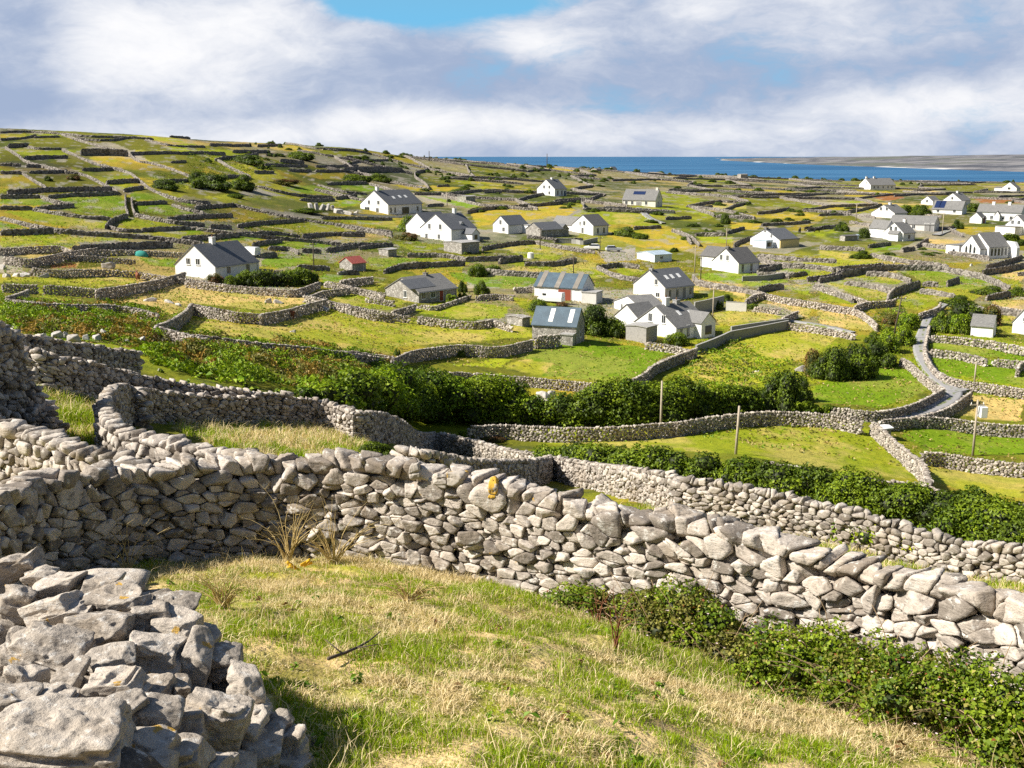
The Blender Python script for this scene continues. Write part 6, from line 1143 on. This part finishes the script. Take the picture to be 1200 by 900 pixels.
def weeds():
    n = 420; Y = np.exp(RNG.uniform(math.log(4.6), math.log(15), n)); X = RNG.uniform(-.6, .6, n)*Y; ok = (side(X, Y) > .3) & (fbm(X*.8, Y*.8, 45) > .47); X, Y = X[ok], Y[ok]; Pn, Nn, Sn, Cn = [], [], [], []
    for x, y in zip(X, Y):
        k_ = RNG.integers(4, 10); a = RNG.uniform(0, 6.28, k_); s_ = RNG.uniform(.03, .075); z = float(H(x, y)); r_ = s_*.55
        gz = z + (fbm(np.array([x*.9]), np.array([y*.9]), 5)[0]-.5)*.22*min(1, max(.4, y/10))
        Pn.append(np.stack([x+np.cos(a)*r_, y+np.sin(a)*r_, gz+RNG.uniform(.02, .09, k_)], 1)); Nn.append(np.stack([np.cos(a)*.5, np.sin(a)*.5, np.ones(k_)], 1)+RNG.normal(size=(k_, 3))*.25); Sn.append(np.full(k_, s_)*RNG.uniform(.7, 1.3, k_)); t_ = RNG.uniform(size=(k_, 1))
        A, B = ((.08,.17,.006),(.20,.32,.012)) if RNG.uniform() < .75 else ((.20,.10,.04),(.34,.22,.09)); Cn.append(np.array(A)*(1-t_)+np.array(B)*t_)
    tag(leaf_mesh('broad_weeds', np.concatenate(Pn), np.concatenate(Nn), np.concatenate(Sn), np.concatenate(Cn)), 'broad leaved weeds scattered in the near grass', 'weeds', kind='stuff')
weeds()
onlens = lambda X, Y: (np.abs(X/Y) < .72)
blades(640000, (-6.5, 6.5, 4.2, 16), .12, .0036, 'grass', 'near grass of green blades mixed with bleached straw before the big wall', lambda X, Y: onlens(X, Y) & (side(X, Y) > .25) & ~((X < -1.0) & (Y < 7.0) & (X < -1.2-(Y-5)*.25)), .62)
def meadow(cr, s): 
    xy = [(p.x, p.y) for p in (cast(*q, 0, 15) for q in T(cr, nums(s)))]; return lambda X, Y: inpoly(X, Y, xy)
blades(13000, (-6.5, 6.5, 4.6, 15.5), .30, .0026, 'seed_stems', 'long bleached grass stems rising above the near turf', lambda X, Y: onlens(X, Y) & (side(X, Y) > .2) & ~((X < -1.0) & (Y < 7.0) & (X < -1.2-(Y-5)*.25)) & (fbm(X*.7, Y*.7, 48) > .44), 5, .42)
m1, m2 = meadow('v5','480,330 1000,385 1200,430 1290,440 1290,560 900,540 560,400'), meadow('v5','60,240 370,290 400,400 640,560 460,560 160,430')
blades(260000, (-20, -3, 18, 62), .42, .011, 'meadow_grass', 'tall straw coloured meadow grass behind the near wall', lambda X, Y: m1(X, Y) | m2(X, Y), .5, .5, 1)
blades(170000, (0, 24, 13, 40), .30, .009, 'verge_grass', 'strip of grass between the near wall and the sunlit wall', lambda X, Y: onlens(X, Y) & (side(X, Y) < -.7), .5, .5, 1)
def bramble():
    lob = []; rows = [(655,680,13.2,.35,.3),(700,690,12.9,.5,.4),(740,705,12.5,.6,.55),(790,712,12.1,.75,.65),(840,724,11.6,.75,.75),(890,740,11.0,.85,.85),(940,756,10.5,.9,.9),(990,768,10.0,.95,.95),(1040,782,9.5,1.0,.95),(1090,800,9.15,.95,.85),(1140,822,8.8,.85,.75),(1190,845,8.5,.8,.7),(1240,860,8.2,.8,.7)]
    P0 = []
    for px, py, Y, h, w in rows: X = a_of(px, 780)*Y; P0.append((X, Y, float(H(X, Y)), h, w))
    P0 = np.array(P0); s = np.concatenate([[0], np.cumsum(np.linalg.norm(np.diff(P0[:, :2], axis=0), axis=1))])
    for u in np.linspace(0, s[-1], 46):
        x, y, z, h, w = (np.interp(u, s, P0[:, q]) for q in range(5)); f = fbm(np.array([u*1.1]), np.array([.3]), 5)[0]; h *= .25+1.25*f
        if f < .40: continue
        for lay in range(4):
            o_ = RNG.uniform(-.75, .6)*w; r = RNG.uniform(.12, .27)*(.7+.5*h)
            lob.append((x+RNG.uniform(-.1, .1), y+o_, z+h*RNG.uniform(.15, .8)*(1-abs(o_)/w*.55), r, r, r*.85))
    c = np.array([P0[6, 0], P0[6, 1], P0[6, 2]]); lob = [tuple(np.array(l[:3])-c)+l[3:] for l in lob]
    P_, N_, S_, C_ = lobes_to_leaves(lob, 52000, .038, 'mid', up=.4, inner=.55, pal2='olive', ragged=1.1); r = RNG.uniform(size=len(P_)); C_[r < .012] = (.24,.08,.03); C_[(r > .035) & (r < .09)] = (.36,.33,.08)
    e = empty('bramble_bush', Vector(c), 0, 'bramble thicket sprawling along the foot of the big near wall', 'bramble'); leaf_mesh('foliage', P_, N_, S_, C_, e, shape=.75, core=[(l[0], l[1], l[2]-.05, l[3]*.45, l[4]*.45, l[5]*.4) for l in lob])
    b = MB()
    for _ in range(190):
        l = lob[random.randrange(len(lob))]; p = Vector(l[:3]) - Vector((0, 0, .3)); d = Vector((random.uniform(-1,1), random.uniform(-1,.3), random.uniform(.5,1.1))).normalized()
        for sg in range(5): q = p + d*.17; b.tube(p, q, .0075-.0009*sg, .0066-.0009*sg, 5); p = q; d = (d + Vector((random.uniform(-.15,.15), random.uniform(-.15,.15), -.22))).normalized()
    o = b.build('cane_tangle', M['bramble_cane'], e); o['kind'] = 'stuff'
    fl = MB(); D, F = ICO[1]
    for _ in range(260):
        k_ = random.randrange(len(P_)); p = P_[k_] + np.array([0, 0, .02]); 
        if P_[k_][2] < -.1: continue
        for q in range(5): a = q*1.257; u = Vector((math.cos(a), math.sin(a), .35))*.016; v = Vector((-math.sin(a), math.cos(a), 0))*.008; o_ = Vector(p); fl.face([o_, o_+u*.6-v, o_+u, o_+u*.6+v])
    f = fl.build('flowers', M['petal'], e); f['kind'] = 'stuff'
M['bramble_cane'] = plaster('dry_cane', (.34,.24,.14), .2, 6); M['petal'] = mat('pale_pink_petal', color=(.62,.48,.50), rough=.7)
bramble()
def stalks(name, label, px, py, Y, n, h, m, spread=.5, ymin=4):
    X = a_of(px, py)*Y; g = Vector((X, Y, float(H(X, Y)))); e = empty(name, g, 0, label, 'dry plant', 'dead weeds at the wall foot'); b = MB(); b.tube((0, 0, -.12), (0, 0, .04), .05, .03, 7)
    for _ in range(n):
        p = Vector((random.uniform(-.03,.03), random.uniform(-.03,.03), 0)); d = Vector((random.uniform(-spread,spread), random.uniform(-.25,.1), 1)).normalized(); k_ = 7; st = h*random.uniform(.5,1.15)/k_
        for sg in range(k_):
            q = p + d*st; b.tube(p, q, .009*(1-sg/8), .009*(1-(sg+1)/8), 5); p = q; d = (d + Vector((random.uniform(-.2,.2)+d.x*.12, random.uniform(-.1,.06), -.05-.1*abs(d.x)))).normalized()
            if random.random() < .4 and sg > 2: b.tube(p, p + Vector((random.uniform(-.14,.14), random.uniform(-.08,.05), random.uniform(.0,.1))), .004, .002, 4)
    return e, b.build('stalks', M[m], e)
M['straw_stalk'] = plaster('bleached_stalk', (.56,.43,.20), .15, 8); M['rust_stalk'] = plaster('red_brown_dock', (.21,.085,.045), .15, 8)
stalks('dead_weed','tall fan of bleached dry stalks leaning on the big wall, right one of three',392,672,14.2,26,1.05,'straw_stalk',.75); stalks('dead_weed','ochre dead weed clump climbing the big wall, middle one of three',338,668,14.3,22,1.15,'straw_stalk',.5); stalks('dead_weed','thin dry stalks at the shaded foot of the wall, left one of three',150,672,13.2,14,.9,'straw_stalk',.5)
stalks('dock_plant','red brown dock seed stalks beside the bramble',722,762,10.6,8,.75,'rust_stalk',.15); stalks('dock_plant','short red brown dock stalks against the wall',700,700,12.2,6,.55,'rust_stalk',.2); stalks('dry_grass_tuft','white bleached grass tuft in the middle of the foreground',262,735,10.4,40,.55,'straw_stalk',.5); stalks('dry_grass_tuft','bleached grass tuft lying near the wall foot',480,718,11.5,40,.5,'straw_stalk',1.1)
def tuft_patch():
    for px, py, Y, l in ((350,676,13.6,None),): 
        X = a_of(px, py)*Y; g = Vector((X, Y, float(H(X, Y)))); e = empty('yellow_petals', g, 0, 'crumpled bright yellow scrap lying at the foot of the wall', 'scrap')
        for q, (x, z, s) in enumerate(((-.06,.06,.13),(.13,.13,.10))):
            o = rock('lobe', 900+q, (s*1.5, s*.35, s*.9), M['yellowstuff'], e, 4, 5, 7, .2); o.location = (x, -.05, z); o.rotation_euler = (.3, .5-q*1.1, .2)
tuft_patch()
g = [cast(385, 781, 0, 4), cast(402, 775, 0, 4), cast(418, 768, 0, 4), cast(432, 760, 0, 4), cast(446, 748, 0, 4)]; b = MB()
for p, q, r in zip(g[:-1], g[1:], (.016,.014,.011,.008)): b.tube(p + Vector((0,0,.07)), q + Vector((0,0,.07)), r, r*.85, 6)
b.tube(g[1] + Vector((0,0,.07)), g[1] + Vector((-.16,.1,.15)), .008, .004, 5); b.tube(g[2] + Vector((0,0,.07)), g[2] + Vector((.2,-.03,.12)), .007, .004, 5); tag(b.build('twig', M['darkpole'], smooth=True), 'dark fallen twig lying in the straw grass', 'twig')
# lichened coping stones on the near wall
def capstone(px, py, w, h, m, label, Y):
    k_ = ppm(Vector((0, Y, -4.3))); X = a_of(px, py)*Y; o = rock('capstone', int(px), (w/k_, .22, h/k_), m, near_wall, 5, 20, 9, .03); o.location = (X, Y-.06, Y*slope_of(py)); o.rotation_euler = (random.uniform(-.2,.1), random.uniform(-.15,.2), random.uniform(-.3,.3)); o['label'] = label
def _lich(t, b, lo=.57, hi=.63):
    pos = t.n('ShaderNodeTexCoord').outputs['Object']; n = t.noise(pos, 9, 5, .65)
    t.L.new(t.mix(t.ramp(n, .42, .54), (.60,.34,.015), (.33,.30,.26)) if False else t.mix(t.ramp(t.noise(pos, 5, 4, .6), lo, hi), (.50,.31,.05), (.38,.34,.29)), b.inputs['Base Color']); bump(t, b, n, .5, .01)
M['lichen_spots'] = mat('lichen_spotted_stone', lambda t, b: _lich(t, b, .36, .43), rough=.9, spec=.1)
M['lichen'] = mat('yellow_lichened_stone', _lich, rough=.9, spec=.1)
capstone(578,569,13,27,M['lichen'],'upright coping stone covered in bright yellow lichen',14.1); capstone(536,558,26,18,M['lichen_spots'],'coping stone with yellow lichen on its top',14.4); capstone(516,560,20,16,M['lichen_spots'],'coping stone with a yellow lichen patch',14.5); capstone(487,550,18,26,M['lichen_spots'],'coping stone with a small orange lichen spot',14.6)
# the tumbled wall end at the lower left: each big stone is a part
PILE = [(55,195,190,92,-.42),(140,228,112,56,0),(212,258,150,82,-.1),(350,262,132,74,.1),(70,320,130,120,.2),(200,345,180,112,-.35),(250,352,160,66,-.1),(425,318,205,88,-.12),(603,335,172,62,.08),(345,412,255,115,-.1),(528,362,150,92,-.1),(632,402,160,88,.1),(165,502,308,148,.05),(392,530,176,98,0),(548,500,215,130,.1),(690,522,105,150,.2),(782,530,118,100,.2),
 (400,620,225,120,-.14),(635,632,76,104,.1),(540,622,120,66,.05),(80,605,118,120,.2),(548,722,180,145,.1),(655,742,160,112,-.1),(862,620,132,158,.1),(892,692,100,52,-.25),(880,768,108,100,.1),(958,762,112,92,.2),(765,765,215,270,.15),(45,690,190,150,.1),(195,665,160,100,.05),(215,815,500,235,.05),(540,828,135,100,.1),(922,850,140,100,.1),(1010,812,135,98,-.3),(1005,885,165,90,.1),(640,860,165,112,0),(735,885,160,80,.1),(440,695,140,110,.2),(250,595,110,90,0),
 (470,560,100,70,.1),(300,640,120,90,.1),(100,450,120,70,0),(30,400,90,90,.1),(700,640,90,90,.1),(790,620,100,110,.15),(840,700,90,80,.1),(720,450,90,70,.2),(450,450,120,70,0),(300,300,90,60,0),(20,540,110,90,.1),(330,700,120,90,.1),(600,560,90,60,.1),(480,860,160,110,.05),(840,880,130,90,.1),(580,440,110,70,.1),(250,430,120,60,.1),(340,760,160,110,.2),(-60,300,170,140,.1),(-70,480,190,150,0),(-60,700,240,200,.1),(-20,860,220,150,0),(1080,905,120,70,.2)]
def pile():
    cxs = lambda cx, cy: 4.15 + 2.7*(870-cy)/670 + max(0, (cx-430)/560)*1.25*max(.15, (cy-150)/700)
    g = cast(150, 850, 0, 2); e = empty('tumbled_stone_wall', Vector((-1.8, 5.3, float(H(-1.8, 5.3)))), 0, 'tumbled end of dry stone wall with big weathered slabs at lower left corner', 'stone wall', WGROUP); e['kind'] = 'thing'
    for i, (cx, cy, w, h, rot) in enumerate(PILE):
        px, py = cx/3, 600+cy/3; Y = cxs(cx, cy) + (.28 if i >= 39 else 0); X = a_of(px, py)*Y; Z = slope_of(py)*Y; k_ = ppm(Vector((X, Y, Z)))*3
        sx, sz = w/k_*1.12, h/k_*1.12; o = rock('stone', 300+i, (sx, min(.8, max(.3, sx*.8)), sz), M['boulder'], e, 6 if max(sx, sz) > .3 else 5, 60, 15, .014, 1)
        o.location = Vector((X, Y, Z)) - e.location; o.rotation_euler = (random.uniform(-.2, .15), -rot*-1, random.uniform(-.35, .35))
    # rubble filling behind the big stones
    S = []; 
    for _ in range(420):
        cx, cy = random.uniform(-150, 1060), random.uniform(260, 930)
        if cy < 260 + max(0, (cx-400))*.95 - 40: continue
        Y = cxs(cx, cy) + random.uniform(.25, .75); X = a_of(cx/3, 600+cy/3)*Y; S.append((X, Y, slope_of(600+cy/3)*Y - random.uniform(.02, .12)))
    V, Fs, Ti = [], [], []; D, F = ICO[3]
    for i, p in enumerate(S):
        r = RNG.uniform(.10, .2); A = np.concatenate([RNG.normal(size=(12, 3)), np.eye(3), -np.eye(3)]); A /= np.linalg.norm(A, axis=1)[:, None]; rad = smooth_radius(A[None], RNG.uniform(.75, 1.1, (1, 18)), D, 14)[0]
        V.append(D*rad[:, None]*np.array([r*1.3, r, r*.75]) + np.array(p) - np.array(e.location)); Fs.append(F + i*len(D)); Ti.append(np.full(len(D), RNG.uniform(.1, .8)))
    o = np_mesh('rubble_core', np.concatenate(V), np.concatenate(Fs), M['boulder'], e, True, attrs={'tint': np.concatenate(Ti)}); o['kind'] = 'stuff'
pile()
bush(2, 762, 26, 44, 'mid', 'leafy weed at the left edge beside the tumbled wall', ymin=4.6); bush(-2, 640, 30, 26, 'bright', 'bright weed behind the far left of the near wall', ymin=14)
